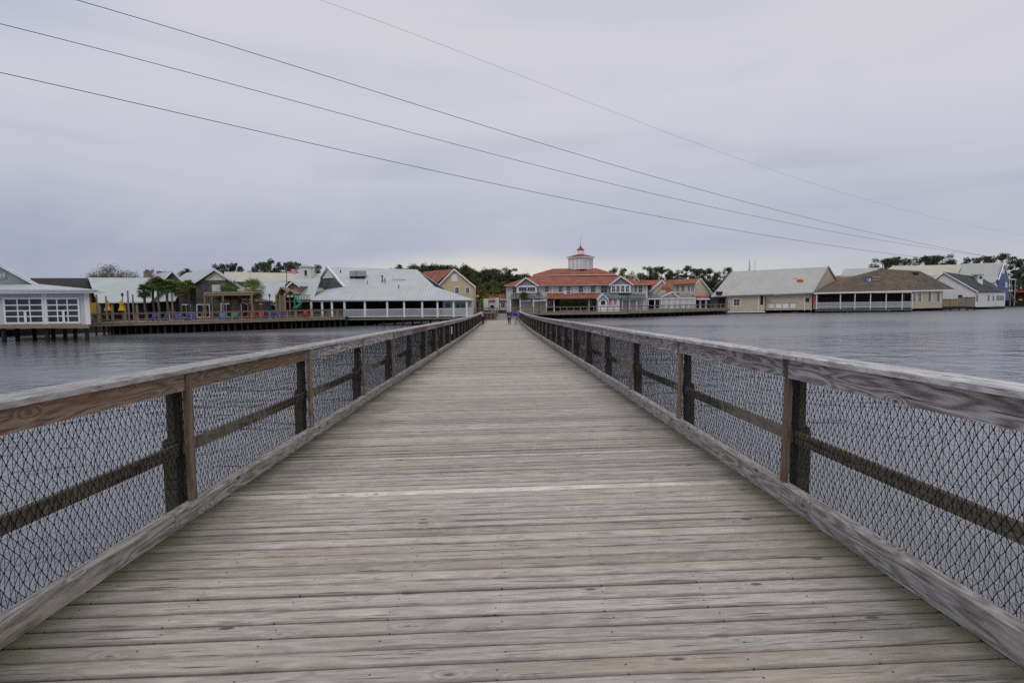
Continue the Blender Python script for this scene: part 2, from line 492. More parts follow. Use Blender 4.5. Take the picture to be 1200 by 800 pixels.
M['oak_leaf'] = mat_leaf('evergreen oak leaves', (0.032, 0.043, 0.018), (0.105, 0.12, 0.05))
M['olive_leaf'] = mat_leaf('spring leaves', (0.06, 0.07, 0.018), (0.17, 0.18, 0.04))
M['lime_leaf'] = mat_leaf('young shrub leaves', (0.13, 0.17, 0.02), (0.26, 0.3, 0.05))
M['twig'] = mat_leaf('bare twigs and buds', (0.1, 0.098, 0.07), (0.22, 0.215, 0.15))
M['palm_leaf'] = mat_leaf('palm fronds', (0.06, 0.09, 0.025), (0.24, 0.29, 0.09))
M['hedge_leaf'] = mat_leaf('hedge leaves', (0.015, 0.022, 0.01), (0.05, 0.06, 0.028))
M['skin'] = mat_paint('skin', (0.48, 0.3, 0.22), 0.6, 0.05)
M['navy'] = mat_paint('navy cloth', (0.02, 0.035, 0.09), 0.85, 0.15)
M['indigo'] = mat_paint('indigo cloth', (0.05, 0.03, 0.3), 0.85, 0.12)
M['jeans'] = mat_paint('pale denim', (0.3, 0.38, 0.47), 0.85, 0.12)
M['darkcloth'] = mat_paint('dark cloth', (0.018, 0.017, 0.02), 0.9, 0.2)
M['greycloth'] = mat_paint('pale grey cloth', (0.42, 0.4, 0.42), 0.85, 0.1)
M['greencloth'] = mat_paint('grey green cloth', (0.18, 0.23, 0.22), 0.85, 0.1)
M['hair_brown'] = mat_paint('brown hair', (0.06, 0.03, 0.02), 0.7, 0.2)
M['hair_auburn'] = mat_paint('auburn hair', (0.18, 0.06, 0.03), 0.7, 0.2)

# ================================================================== boardwalk
def make_deck():
    mb = MB()
    rnd = random.Random(11)
    XL, XR = -2.66, 2.54
    yl, yr = -1.5, -1.42
    i = 0
    white_done = False
    while yl < 80.0:
        w = 0.129 + rnd.uniform(-0.006, 0.005)
        gap = rnd.choice((0.006, 0.007, 0.009, 0.010, 0.014))
        tgt = 0.15 if yl < 2.3 else min(0.34, 0.15 + (yl - 2.3) * 0.07)
        cur = yr - yl
        dl = rnd.uniform(-0.003, 0.003)
        fix = max(-0.006, min(0.006, (tgt - cur) * 0.12))
        l0, l1 = yl, yl + w + dl
        r0, r1 = yr, yr + w - dl * 0.6 + fix
        dz = rnd.gauss(0, 0.0025); tl = rnd.gauss(0, 0.0022)
        tint = min(1.1, max(0, rnd.gauss(0.54, 0.17)))
        if rnd.random() < 0.09: tint *= 0.35
        if not white_done and yl > 4.95:
            tint = 1.75; white_done = True
        o1, o2 = rnd.random() * 50, rnd.random() * 50
        n = 8 if yl < 14 else 4
        prof = [(0.0, -0.035), (0.0, -0.007), (0.008, -0.001), (0.5, 0.0015), (w - 0.008, -0.001), (w, -0.007), (w, -0.035)]
        rows = []
        wob = [rnd.gauss(0, 0.0022) for _ in range(n + 1)]
        for k in range(n + 1):
            s = k / n
            x = XL + (XR - XL) * s
            a = l0 + (r0 - l0) * s + wob[k]; b = l1 + (r1 - l1) * s + wob[k]
            row = []
            for q, (pv, pz) in enumerate(prof):
                f = 0.5 if q == 3 else pv / w
                y = a + (b - a) * f
                row.append(((x, y, zd(y) + pz + dz + tl * (f - 0.5) * 2), (x + o1, (f - 0.5) * w + 0.069 + 0.0)))
            rows.append(row)
        for k in range(n):
            for q in range(len(prof) - 1):
                c = [rows[k][q], rows[k + 1][q], rows[k + 1][q + 1], rows[k][q + 1]]
                mb.face([p[0] for p in c], [(p[1][0], p[1][1] + 0.0) for p in c], tint)
        yl = l1 + gap; yr = r1 + gap
        i += 1
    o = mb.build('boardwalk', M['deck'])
    return tag(o, 'long boardwalk deck of weathered grey planks laid crosswise', 'boardwalk', kind='structure')


def make_substructure():
    # joists and dark stringers below the planks (seen through the gaps and from the side)
    root = thing('pile_bent', 'dark timber substructure carrying the boardwalk over the water', 'substructure', (0, 0, WATER))
    mb = MB()
    for x in (-2.3, -1.2, 0, 1.1, 2.15):
        for k in range(14):
            y0, y1 = -1.5 + k * 5.8, -1.5 + (k + 1) * 5.8
            if y1 > 81: break
            mb.bar((x, y0, zd(y0) - 0.165), (x, y1, zd(y1) - 0.165), 0.09, 0.24)
    mb.build('stringer', M['pile'], root)
    for k in range(14):
        y = 1.0 + k * 5.8
        for x in (-2.3, 2.15):
            m = MB(); m.tube([(x, y, WATER - 1), (x, y, zd(y) - 0.285)], 0.16, 10)
            m.build('pile', M['pile'], root)


def strand(mb, a, b, r):
    a = Vector(a); b = Vector(b); d = (b - a)
    if d.length < 1e-5: return
    d.normalize()
    u = d.cross(Vector((1, 0, 0)))
    if u.length < 1e-4: u = Vector((0, 0, 1))
    u.normalize(); w = d.cross(u)
    A = []; B = []
    for k in range(3):
        an = 2 * math.pi * k / 3
        o = (u * math.cos(an) + w * math.sin(an)) * r
        A.append(a + o); B.append(b + o)
    for k in range(3):
        j = (k + 1) % 3
        mb.face([A[k], A[j], B[j], B[k]], [(0, 0)] * 4)


def net_mesh(L, H, seed, thin=1.0):
    """knotted twine net: steep diamonds with upright strands and thin level lines; local x = 0 plane, y along, z up"""
    rnd = random.Random(seed)
    mb = MB()
    p, q = 0.061, 0.048
    nx = int(L / p) + 2; nz = int(H / q) + 1
    P = {}
    for j in range(nz + 1):
        for i in range(-1, nx + 1):
            y = (i + (0.5 if j % 2 else 0)) * p + rnd.gauss(0, 0.0026) + 0.008 * math.sin(j * 0.9 + seed) * math.sin(i * 0.21)
            z = j * H / nz + (rnd.gauss(0, 0.0026) if 0 < j < nz else 0) + (0.006 * math.sin(i * 0.35 + j) if 0 < j < nz else 0)
            P[i, j] = (rnd.gauss(0, 0.003) + 0.014 * math.sin(math.pi * j / nz) * math.sin(i * 0.07 + seed), min(max(y, 0), L), z)
    r1, r2, r3 = 0.0024 * thin, 0.0016 * thin, 0.0009 * thin
    for j in range(nz + 1):
        for i in range(0, nx):
            a = P[i, j]
            if j < nz:
                d = 0 if j % 2 else -1
                for dd in (d, d + 1):
                    if (i + dd, j + 1) in P:
                        b = P[i + dd, j + 1]
                        strand(mb, a, b, r1)
            if j + 2 <= nz:
                b = P[i, j + 2]
                strand(mb, (a[0] + 0.006, a[1], a[2]), (b[0] + 0.006, b[1], b[2]), r2)
            if (i + 1, j) in P:
                b = P[i + 1, j]
                strand(mb, (a[0], a[1], a[2]), (b[0], b[1], b[2] + rnd.gauss(0, 0.003)), r3)
            # knot
            if j % 1 == 0:
                k = 0.0052 * thin
                x, y, z = a
                o = [(x - k, y, z), (x, y - k, z), (x, y, z - k), (x + k, y, z), (x, y + k, z), (x, y, z + k)]
                for f in ((0, 1, 2), (0, 2, 4), (0, 4, 5), (0, 5, 1), (3, 2, 1), (3, 4, 2), (3, 5, 4), (3, 1, 5)):
                    mb.face([o[t] for t in f], [(0, 0)] * 3)
    return mb


NETS = {}
def net_panel(parent, x, y0, y1, z0, H, seed):
    L = y1 - y0
    key = (round(L, 2), round(H, 2), seed)
    loc = (x - parent.location.x, y0 - parent.location.y, zd(y0) + z0 - parent.location.z)
    if key not in NETS:
        mb = net_mesh(L, H, seed)
        o = mb.build('net_panel', M['net'])
        NETS[key] = o
    else:
        o = NETS[key].copy(); COL.objects.link(o)
    o.parent = parent; o.location = loc
    o.rotation_euler = (math.atan2(zd(y1) - zd(y0), L), 0, 0)
    return o


def make_railing(side):
    s = -1 if side == 'l' else 1
    if side == 'l':
        root = thing('boardwalk_railing', 'netted timber railing with brown nearest boards, on the white-roofed restaurant side of the boardwalk', 'railing', (-2.6, 0, 0), 'railings along the boardwalk')
        kin, h0, fz0, fz1, cx0, cx1 = 2.59, 4.60, 1.08, 1.22, 2.575, 2.85
        kh, step = 0.14, 2.95
    else:
        root = thing('boardwalk_railing', 'netted grey timber railing with boldly swirled grain, on the brown-roofed building side of the boardwalk', 'railing', (2.5, 0, 0), 'railings along the boardwalk')
        kin, h0, fz0, fz1, cx0, cx1 = 2.44, 4.72, 1.10, 1.265, 2.42, 2.66
        kh, step = 0.175, 2.93
    rnd = random.Random(5 if s < 0 else 6)
    yend = 79.5
    ys = [h0 - 2 * step + k * step for k in range(60)]
    ys = [y for y in ys if y < yend]
    X = lambda a, b: (min(s * a, s * b), max(s * a, s * b))
    def skew(y0, y1, base):          # box running along y that follows the deck profile
        za, zb = zd(y0), zd(y1)
        return lambda p: (p[0], p[1], p[2] + za + (zb - za) * (p[1] - y0) / (y1 - y0))
    near = lambda y: y < 30
    tw = 0.088
    for i, y in enumerate(ys):
        lean = rnd.gauss(0.0 if s < 0 else 0.03, 0.005)
        # face strip
        m = MB()
        m.box(*X(kin + 0.028, kin + 0.062), y, y + tw, kh - 0.012, fz1 - 0.004,
              lambda p, z=zd(y): (p[0] + s * lean * (p[2] - kh), p[1], p[2] + z), tint=rnd.random())
        m.build('post_strip', M['trim'] if rnd.random() < 0.6 else M['rail_brown'], root)
        # mossy post behind: slim above the lower rail, broad below it
        m = MB()
        yo = 0.02
        pr = [(kin + 0.153, -0.75), (kin + 0.262, -0.75), (kin + 0.262, 0.60), (kin + 0.25, 0.655), (kin + 0.212, 0.68), (kin + 0.212, fz1 - 0.006), (kin + 0.153, fz1 - 0.006)]
        m.solid([(s * a, y + yo, zd(y) + b) for a, b in pr], (0, 0.14, 0), tint=rnd.random())
        m.build('post', M['dark_post'], root)
        y2 = ys[i + 1] if i + 1 < len(ys) else yend
        # board under the cap
        m = MB()
        tf = skew(y + tw + 0.002, y2 - 0.002, 0)
        m.box(*X(kin + 0.034, kin + 0.070), y + tw + 0.002, y2 - 0.002, fz0, fz1 - 0.004, tf, tint=rnd.random())
        brown = (s < 0 and i < 3) or rnd.random() < 0.12
        m.build('face_board', M['rail_brown'] if brown else M['rail'], root)
        # lower rail
        m = MB()
        yy = y2 + (0.15 if i + 1 < len(ys) else 0)
        tf = skew(y, y2, 0)
        m.box(*X(kin + 0.113, kin + 0.151), y + 0.03 + 0.002 * (i % 2), y2 + 0.028, 0.525, 0.625, tf, tint=rnd.random())
        m.build('lower_rail', M['mid'], root)
        net_panel(root, s * (kin + 0.107), y + 0.006, y2 - 0.006, 0.03, fz0 + 0.05 - 0.03, (i % 2) + (10 if s < 0 else 20)) if y < 34 else net_panel(root, s * (kin + 0.107), y + 0.006, y2 - 0.006, 0.03, fz0 + 0.05 - 0.03, (10 if s < 0 else 20))
    # caps and kerb timbers, each two bays long
    k = 0
    y = ys[0]
    off = 0.6 * step if s < 0 else 0.02
    yy = y - off
    while yy < yend:
        y2 = min(yy + 2 * step, yend)
        tint = rnd.random()
        jx = rnd.gauss(0, 0.004)
        m = MB()
        n = 2
        for a in range(n):
            ya, yb = yy + 0.002 + (y2 - yy - 0.004) * a / n, yy + 0.002 + (y2 - yy - 0.004) * (a + 1) / n
            za, zb = zd(ya) + fz1, zd(yb) + fz1
            pr = [(cx0, 0.004), (cx0, 0.037), (cx0 + 0.006, 0.043), ((cx0 + cx1) / 2, 0.0455), (cx1 - 0.006, 0.043), (cx1, 0.037), (cx1, 0.004), (cx0, 0.004)]
            o1, o2 = tint * 30, tint * 17
            for q in range(len(pr) - 1):
                (xa, pa), (xb, pb) = pr[q], pr[q + 1]
                P = [(s * xa + jx, ya, za + pa), (s * xb + jx, ya, za + pb), (s * xb + jx, yb, zb + pb), (s * xa + jx, yb, zb + pa)]
                if s < 0: P = P[::-1]
                U = [(P_[1] + o1, abs(P_[0]) + P_[2] * 0.9 + o2) for P_ in P]
                m.face(P, U, tint)
            if a == 0:
                m.face([(s * x_ + jx, ya, za + p_) for x_, p_ in pr[:-1]], None, tint)
            if a == n - 1:
                m.face([(s * x_ + jx, yb, zb + p_) for x_, p_ in pr[:-1]][::-1], None, tint)
        m.build('cap_board', M['cap'], root)
        yy = y2
    yy = ys[0] - (0.3 if s < 0 else 0.0)
    while yy < yend:
        y2 = min(yy + 2 * step, yend)
        m = MB(); tint = rnd.random(); jx = rnd.gauss(0, 0.006)
        n = 2
        for a in range(n):
            ya, yb = yy + 0.004 + (y2 - yy - 0.008) * a / n, yy + 0.004 + (y2 - yy - 0.008) * (a + 1) / n
            pr = [(kin, 0.004), (kin + 0.002, kh - 0.012), (kin + 0.014, kh), (kin + 0.085, kh), (kin + 0.1, kh - 0.015), (kin + 0.1, 0.004)]
            for q in range(len(pr) - 1):
                (xa, pa), (xb, pb) = pr[q], pr[q + 1]
                P = [(s * xa + jx, ya, zd(ya) + pa), (s * xb + jx, ya, zd(ya) + pb), (s * xb + jx, yb, zd(yb) + pb), (s * xa + jx, yb, zd(yb) + pa)]
                if s < 0: P = P[::-1]
                U = [(p[1] + tint * 30, p[2] - zd(p[1]) + abs(p[0]) + tint * 17) for p in P]
                m.face(P, U, tint)
            if a == 0: m.face([(s * x_ + jx, ya, zd(ya) + p_) for x_, p_ in pr], None, tint)
            if a == n - 1: m.face([(s * x_ + jx, yb, zd(yb) + p_) for x_, p_ in pr][::-1], None, tint)
        m.build('kerb_timber', M['kerb'], root)
        yy = y2
    if s < 0:
        m = MB(); y = 29.2
        m.box(-kin - 0.058, -kin - 0.052, y, y + 0.5, zd(y) + 0.55, zd(y) + 0.95)
        o = m.build('notice', M['white'], root)
        o['label'] = 'small white notice fixed to the netting'
    return root


deck = make_deck()
make_substructure()
make_railing('l')
make_railing('r')

# cross railing that closes the left part of the deck, then the narrower walkway on to the shore
def plain_railing(name, label, a, b, n, h=1.15, mat='dock', grp=None, pick=True):
    a = Vector(a); b = Vector(b)
    root = thing(name, label, 'railing', a, grp)
    for i in range(n + 1):
        p = a.lerp(b, i / n)
        m = MB(); m.box(p.x - 0.06, p.x + 0.06, p.y - 0.06, p.y + 0.06, p.z, p.z + h - 0.02)
        m.build('post', M[mat], root)
    up = Vector((0, 0, 1))
    m = MB(); m.bar(a + up * h, b + up * h, 0.16, 0.05); m.build('top_rail', M[mat], root)
    m = MB(); m.bar(a + up * (h - 0.16), b + up * (h - 0.16), 0.05, 0.12); m.build('upper_rail', M[mat], root)
    m = MB(); m.bar(a + up * 0.55, b + up * 0.55, 0.05, 0.1); m.build('middle_rail', M[mat], root)
    m = MB(); m.bar(a + up * 0.14, b + up * 0.14, 0.05, 0.12); m.build('lower_rail', M[mat], root)
    return root

ze = zd(80)
mb = MB()
rnd = random.Random(3)
y = 80.4
while y < 124:
    mb.box(-0.9, 2.5, y, y + 0.24, ze - 0.06, ze + rnd.gauss(0, 0.004), tint=(1.6 if y < 80.6 else rnd.random()))
    y += 0.25
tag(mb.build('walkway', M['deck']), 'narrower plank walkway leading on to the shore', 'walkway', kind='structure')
r0 = plain_railing('cross_railing', 'short brown picket railing across the end of the wide deck, right of the leaning person', (-2.6, 80.1, ze), (-0.95, 80.1, ze), 3, 1.15, 'rail_brown')
m = MB(); m.box(-2.55, -0.98, 80.13, 80.16, ze + 0.1, ze + 1.0); m.build('net_panel', M['black'], r0)
plain_railing('walkway_railing', 'brown timber railing along the narrow walkway, starting at the cross railing', (-0.95, 80.6, ze), (-0.95, 118, ze), 14, 1.15, 'rail_brown', 'railings of the narrow walkway')
plain_railing('walkway_railing', 'grey timber railing along the narrow walkway, just beyond the two walking people', (2.5, 80.0, ze), (2.5, 118, ze), 14, 1.15, 'dock_grey', 'railings of the narrow walkway')

# ================================================================== water, land
def mat_water():
    N = NT('lake water')
    p = N.pos()
    q = N.n('ShaderNodeSeparateXYZ'); N.l(p, q.inputs[0])
    x, y = q.outputs[0], q.outputs[1]
    n1 = N.noise(N.xyz(N.math('MULTIPLY', x, 1.5), N.math('MULTIPLY', y, 1.9)), 1.0, 3.0, 0.55, 0.3)
    n2 = N.noise(N.xyz(N.math('MULTIPLY', x, 0.4), N.math('MULTIPLY', y, 0.5), 3.0), 1.0, 2.0, 0.5, 0.4)
    n3 = N.noise(N.xyz(N.math('MULTIPLY', x, 6.0), N.math('MULTIPLY', y, 7.0), 5.0), 1.0, 2.0, 0.5)
    patch = N.noise(N.xyz(N.math('MULTIPLY', x, 0.012), N.math('MULTIPLY', y, 0.05), 1.0), 1.0, 3.0, 0.55)
    calm = N.mr(N.math('MULTIPLY_ADD', N.math('SUBTRACT', patch, 0.5), 60.0, y), 95, 150, 1.0, 0.6)
    h = N.math('ADD', N.math('MULTIPLY', n1, 0.035), N.math('ADD', N.math('MULTIPLY', n2, 0.15), N.math('MULTIPLY', n3, 0.012)))
    h = N.math('MULTIPLY', h, calm)
    N.bump(h, 1.0, 1.0)
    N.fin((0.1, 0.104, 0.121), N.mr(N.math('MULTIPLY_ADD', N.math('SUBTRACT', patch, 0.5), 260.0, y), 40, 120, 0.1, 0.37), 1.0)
    N.b.inputs['IOR'].default_value = 1.5
    return N.mat

mb = MB()
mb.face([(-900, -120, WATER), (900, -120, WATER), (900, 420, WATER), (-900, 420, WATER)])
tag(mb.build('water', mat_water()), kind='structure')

# shoreline (photo column -> distance); the bank stands under the docks and houses
shore = [(-900, 64), (-300, 69), (-100, 71), (0, 73), (100, 80), (220, 86), (400, 99), (560, 121), (640, 126), (700, 128), (850, 150), (990, 155), (1110, 158), (1165, 196), (1300, 205), (1700, 215), (2600, 230)]
sp = [(W(px, 360, Y).x, Y) for px, Y in shore]
mb = MB()
for (xa, ya), (xb, yb) in zip(sp, sp[1:]):
    mb.face([(xa, ya, WATER - 0.5), (xb, yb, WATER - 0.5), (xb, yb + 1.5, LAND), (xa, ya + 1.5, LAND)])
    mb.face([(xa, ya + 1.5, LAND), (xb, yb + 1.5, LAND), (xb * 6, 2600, LAND), (xa * 6, 2600, LAND)])
tag(mb.build('terrain', M['soil']), kind='structure')

# ================================================================== sky and light
world = bpy.data.worlds.new('World'); scene.world = world; world.use_nodes = True
wt = world.node_tree
for n in list(wt.nodes): wt.nodes.remove(n)
SUN_EL, SUN_ROT = 52.0, 205.0
def wn(typ, **kw):
    x = wt.nodes.new(typ)
    for k, v in kw.items(): setattr(x, k, v)
    return x
def wmath(op, a, b=0.0, clamp=False):
    x = wn('ShaderNodeMath', operation=op, use_clamp=clamp)
    for i, q in enumerate((a, b)):
        if isinstance(q, (int, float)): x.inputs[i].default_value = q
        else: wt.links.new(q, x.inputs[i])
    return x.outputs[0]
def wmix(f, a, b, mode='MIX'):
    x = wn('ShaderNodeMix', data_type='RGBA', blend_type=mode)
    for i, q in ((0, f), (6, a), (7, b)):
        if isinstance(q, (int, float)): x.inputs[i].default_value = q
        elif isinstance(q, tuple): x.inputs[i].default_value = q + (1,)
        else: wt.links.new(q, x.inputs[i])
    return x.outputs[2]
def wmr(x, a, b, c=0.0, d=1.0):
    m = wn('ShaderNodeMapRange', clamp=True, interpolation_type='SMOOTHSTEP')
    wt.links.new(x, m.inputs[0])
    for i, q in enumerate((a, b, c, d)): m.inputs[1 + i].default_value = q
    return m.outputs[0]
sky = wn('ShaderNodeTexSky', sky_type='NISHITA', sun_disc=False)
sky.sun_elevation = R(SUN_EL); sky.sun_rotation = R(SUN_ROT)
tc = wn('ShaderNodeTexCoord'); sx = wn('ShaderNodeSeparateXYZ')
wt.links.new(tc.outputs['Generated'], sx.inputs[0])
az = wmath('ARCTAN2', sx.outputs[0], sx.outputs[1])      # 0 straight ahead, + to the right
el = wmath('ARCSINE', sx.outputs[2])
def wcomb(a, b, c=0.0):
    x = wn('ShaderNodeCombineXYZ')
    for i, q in enumerate((a, b, c)):
        if isinstance(q, (int, float)): x.inputs[i].default_value = q
        else: wt.links.new(q, x.inputs[i])
    return x.outputs[0]
def wnoise(v, detail, rough, dist=0.0):
    x = wn('ShaderNodeTexNoise'); wt.links.new(v, x.inputs['Vector'])
    x.inputs['Scale'].default_value = 1.0; x.inputs['Detail'].default_value = detail
    x.inputs['Roughness'].default_value = rough; x.inputs['Distortion'].default_value = dist
    return x.outputs[0]
bands = wnoise(wcomb(wmath('MULTIPLY', az, 1.6), wmath('MULTIPLY', el, 9.0), 2.0), 4.0, 0.5, 0.4)
soft = wnoise(wcomb(wmath('MULTIPLY', az, 2.2), wmath('MULTIPLY', el, 3.2), 7.0), 4.0, 0.55, 0.3)
elw = wmath('ADD', el, wmath('MULTIPLY', wmath('SUBTRACT', bands, 0.5), 0.09))
# overcast: pale lavender above, a blue grey bank low down, a warm gap at the horizon
col = wmix(wmr(elw, 0.13, 0.34), (0.52, 0.54, 0.635), (0.655, 0.65, 0.715))
col = wmix(wmr(el, 0.55, 1.1), col, (1.3, 1.28, 1.27))
low = wmath('MULTIPLY', wmr(elw, 0.075, 0.2, 1.0, 0.0), wmr(az, -0.72, 0.02, 1.0, 0.25))
col = wmix(wmath('MULTIPLY', low, 0.95), col, (0.30, 0.335, 0.49))
corner = wmath('MULTIPLY', wmr(el, 0.27, 0.45), wmr(az, -0.78, -0.5, 1.0, 0.0))
col = wmix(wmath('MULTIPLY', corner, 1.0), col, (0.40, 0.47, 0.67))
col = wmix(wmath('MULTIPLY', wmr(bands, 0.46, 0.66), wmr(el, 0.16, 0.4, 0.5, 0.14)), col, (0.40, 0.43, 0.56))
col = wmix(wmath('MULTIPLY', wmr(soft, 0.42, 0.72), 0.35), col, (0.72, 0.7, 0.75))
gap = wmath('MULTIPLY', wmr(elw, 0.03, 0.095, 1.0, 0.0), wmr(az, -0.45, -0.02, 0.15, 1.0))
gap = wmath('MULTIPLY', gap, wmr(az, 0.05, 0.6, 1.0, 0.35))
col = wmix(wmath('MULTIPLY', gap, 0.95), col, (0.76, 0.72, 0.63))
bg1 = wn('ShaderNodeBackground'); wt.links.new(col, bg1.inputs[0]); bg1.inputs[1].default_value = 1.0
bg2 = wn('ShaderNodeBackground'); wt.links.new(sky.outputs[0], bg2.inputs[0]); bg2.inputs[1].default_value = 0.05
mx = wn('ShaderNodeMixShader'); mx.inputs[0].default_value = 0.06
wt.links.new(bg1.outputs[0], mx.inputs[1]); wt.links.new(bg2.outputs[0], mx.inputs[2])
wo = wn('ShaderNodeOutputWorld'); wt.links.new(mx.outputs[0], wo.inputs[0])

sl = bpy.data.lights.new('sun', 'SUN'); sl.energy = 1.0; sl.angle = R(30); sl.color = (1, 0.96, 0.9)
so = bpy.data.objects.new('sun', sl); COL.objects.link(so)
# sun_rotation is measured clockwise from +Y seen from above
dirv = Vector((math.sin(R(SUN_ROT)) * math.cos(R(SUN_EL)), math.cos(R(SUN_ROT)) * math.cos(R(SUN_EL)), math.sin(R(SUN_EL))))
so.rotation_euler = dirv.to_track_quat('Z', 'Y').to_euler()
so.location = (0, -20, 60)

scene.view_settings.view_transform = 'Standard'
scene.view_settings.look = 'None'
scene.view_settings.exposure = 0.0
scene.view_settings.gamma = 1.0
scene.view_settings.use_curve_mapping = False
scene.cycles.use_denoising = False
scene.cycles.max_bounces = 6
scene.cycles.diffuse_bounces = 3
scene.cycles.glossy_bounces = 3

# ================================================================== power lines
def wire(label, samples, r, Ya, pa, Yb, pb):
    A = W(pa, 200, Ya); B = W(pb, 290, Yb)
    n = len(samples)
    def lag(x):                    # smooth curve through the sampled photo points (least squares quadratic)
        import numpy as np
        c = lag.c
        return c[0] * x * x + c[1] * x + c[2]
    import numpy as np
    lag.c = np.polyfit([s[0] for s in samples], [s[1] for s in samples], 3 if n > 4 else 2)
    f = lambda x: float(np.polyval(lag.c, x))
    pts = []
    for k in range(41):
        px = -60 + (samples[-1][0] + 30 + 60) * k / 40
        d = ROT @ Vector(((px - 600) / F, -(f(px) - 400) / F, -1.0))
        # plan intersection with the line A-B
        ex, ey = B.x - A.x, B.y - A.y
        den = d.x * ey - d.y * ex
        t = (A.x * ey - A.y * ex) / den
        pts.append(Vector((d.x * t, d.y * t, EYE + d.z * t)))
    mb = MB(); mb.tube(pts, r, 5)
    o = mb.build('power_line', M['black'], smooth=True)
    tag(o, label, 'power line', 'power lines over the lake')

wire('dark power line highest on the left sky of the three thick ones', [(93, 0), (300, 66.5), (600, 155), (800, 215), (1000, 272.5), (1150, 297)], 0.03, 44, 0, 190, 1200)
wire('dark power line running between the other two thick ones', [(0, 28), (300, 107), (600, 186), (850, 245), (1000, 278), (1135, 296.5)], 0.027, 42, 0, 190, 1200)
wire('lowest of the dark power lines, meeting the pines above the brown roof', [(0, 85), (300, 154), (600, 218.5), (800, 260), (1050, 298)], 0.027, 40, 0, 190, 1200)
wire('faint thin power line set apart high on the right', [(375, 0), (600, 85), (850, 180), (1000, 230), (1190, 274)], 0.016, 60, 0, 230, 1200)

# ================================================================== building kit
def base(px, Y, z=LAND):
    p = W(px, 360, Y); return (p.x, Y, z)


def pw(parent, x0, y0, x1, y1, Y, cols=2, rows=2, fw=0.09, mat='white', glass='glass', label=None, name='window', bar=0.045):
    """window measured in the photo, on the wall plane y = Y: frame with glazing bars, and a pane as sub-part"""
    a = W(x0, y1, Y); b = W(x1, y0, Y)
    m = MB()
    Yf, Yb = Y - 0.09, Y - 0.003
    m.box(a.x - fw, b.x + fw, Yf, Yb, b.z, b.z + fw); m.box(a.x - fw, b.x + fw, Yf, Yb, a.z - fw, a.z)
    m.box(a.x - fw, a.x, Yf, Yb, a.z, b.z); m.box(b.x, b.x + fw, Yf, Yb, a.z, b.z)
    for i in range(1, cols):
        x = a.x + (b.x - a.x) * i / cols
        m.box(x - bar / 2, x + bar / 2, Yf + 0.02, Yf + 0.055, a.z, b.z)
    for j in range(1, rows):
        z = a.z + (b.z - a.z) * j / rows
        m.box(a.x, b.x, Yf + 0.024, Yf + 0.051, z - bar / 2, z + bar / 2)
    o = m.build(name, M[mat], parent)
    m = MB(); m.box(a.x, b.x, Y - 0.03, Y - 0.004, a.z, b.z)
    m.build('pane', M[glass], o)
    if label: o['label'] = label
    return o


def pquad(parent, name, pts, mat, th=0.05):
    m = MB(); m.pslab(pts, th); return m.build(name, M[mat], parent)


def pboxp(parent, name, x0, y0, x1, y1, Y, d, mat):
    m = MB(); m.pbox(x0, y0, x1, y1, Y, d); return m.build(name, M[mat], parent)


def pblk(parent, name, pts, Y, d, mat):
    m = MB(); m.pblock(pts, Y, d); return m.build(name, M[mat], parent)


def gable_front(parent, L, P, Rr, Y, depth, roofmat, trimmat='white', over=0.4, th=0.18, tw=0.26, sh=0.0):
    """gable roof whose gable end faces the lake: L, P, Rr are photo points of left eave, peak and right eave"""
    l, p, r = W(*L, Y), W(*P, Y), W(*Rr, Y)
    m = MB()
    for e in (l, r):
        q = [(e.x, Y - over, e.z), (p.x, Y - over, p.z), (p.x + sh * depth, Y + depth, p.z), (e.x + sh * depth, Y + depth, e.z)]
        m.slab([Vector(v) + Vector((0, 0, 0.1)) for v in q], th)
    m.build('roof', M[roofmat], parent)
    m = MB()
    for e in (l, r):
        a = Vector((e.x, Y - over - 0.05, e.z + 0.02)); b = Vector((p.x, Y - over - 0.05, p.z + 0.02))
        d = Vector((0, 0, tw))
        m.solid([a - d, b - d, b + Vector((0, 0, 0.09)), a + Vector((0, 0, 0.09))], (0, 0.045, 0))
    m.build('rake_board', M[trimmat], parent)


def gable_wall(parent, L, P, Rr, ybot, Y, depth, mat, inset=0.25, sh=0.0):
    l, p, r = W(*L, Y), W(*P, Y), W(*Rr, Y)
    zb = W(L[0], ybot, Y).z
    k = 0.16
    m = MB()
    sl = (p.z - l.z) / (p.x - l.x); sr = (p.z - r.z) / (r.x - p.x)
    m.solid([(l.x + inset, Y, zb), (r.x - inset, Y, zb), (r.x - inset, Y, r.z + inset * sr - k), (p.x, Y, p.z - k), (l.x + inset, Y, l.z + inset * sl - k)], (sh * depth, depth, 0))
    return m.build('wall', M[mat], parent)


# ================================================================== A: pale grey pavilion at the far left
Y = 62.0
A = thing('pavilion_building', 'pale grey lakeside pavilion with two glazed garage doors and a lettered gable, on piles', 'building', base(30, Y, WATER))
m = MB(); m.solid([W(-75, 342, Y), W(103.5, 342, Y), W(103.5, 380, Y), W(-75, 380, Y)], (-10.5, 13, 0)); m.build('wall', M['greysid'], A)
pboxp(A, 'corner_trim', 100.5, 343, 103.9, 380, Y - 0.06, 0.055, 'white')
pboxp(A, 'corner_trim', 50.6, 343.3, 54.2, 380, Y - 0.05, 0.045, 'white')
m = MB(); m.solid([W(-75, 380.1, Y - 0.25), W(104.5, 380.1, Y - 0.25), W(104.5, 384.6, Y - 0.25), W(-75, 384.6, Y - 0.25)], (-10.5, 13, 0)); m.build('floor_beam', M['dock'], A)
eL, eR, tR = W(-90, 339.5, Y - 0.9), W(115, 339.5, Y - 0.9), W(46, 332.8, Y + 4)
m = MB()
m.slab([eL, eR, tR, (eL.x, Y + 4, tR.z)], 0.12)
m.slab([eR, (eR.x - 11, Y + 13, eR.z), (tR.x - 7, Y + 12, tR.z), tR], 0.12)
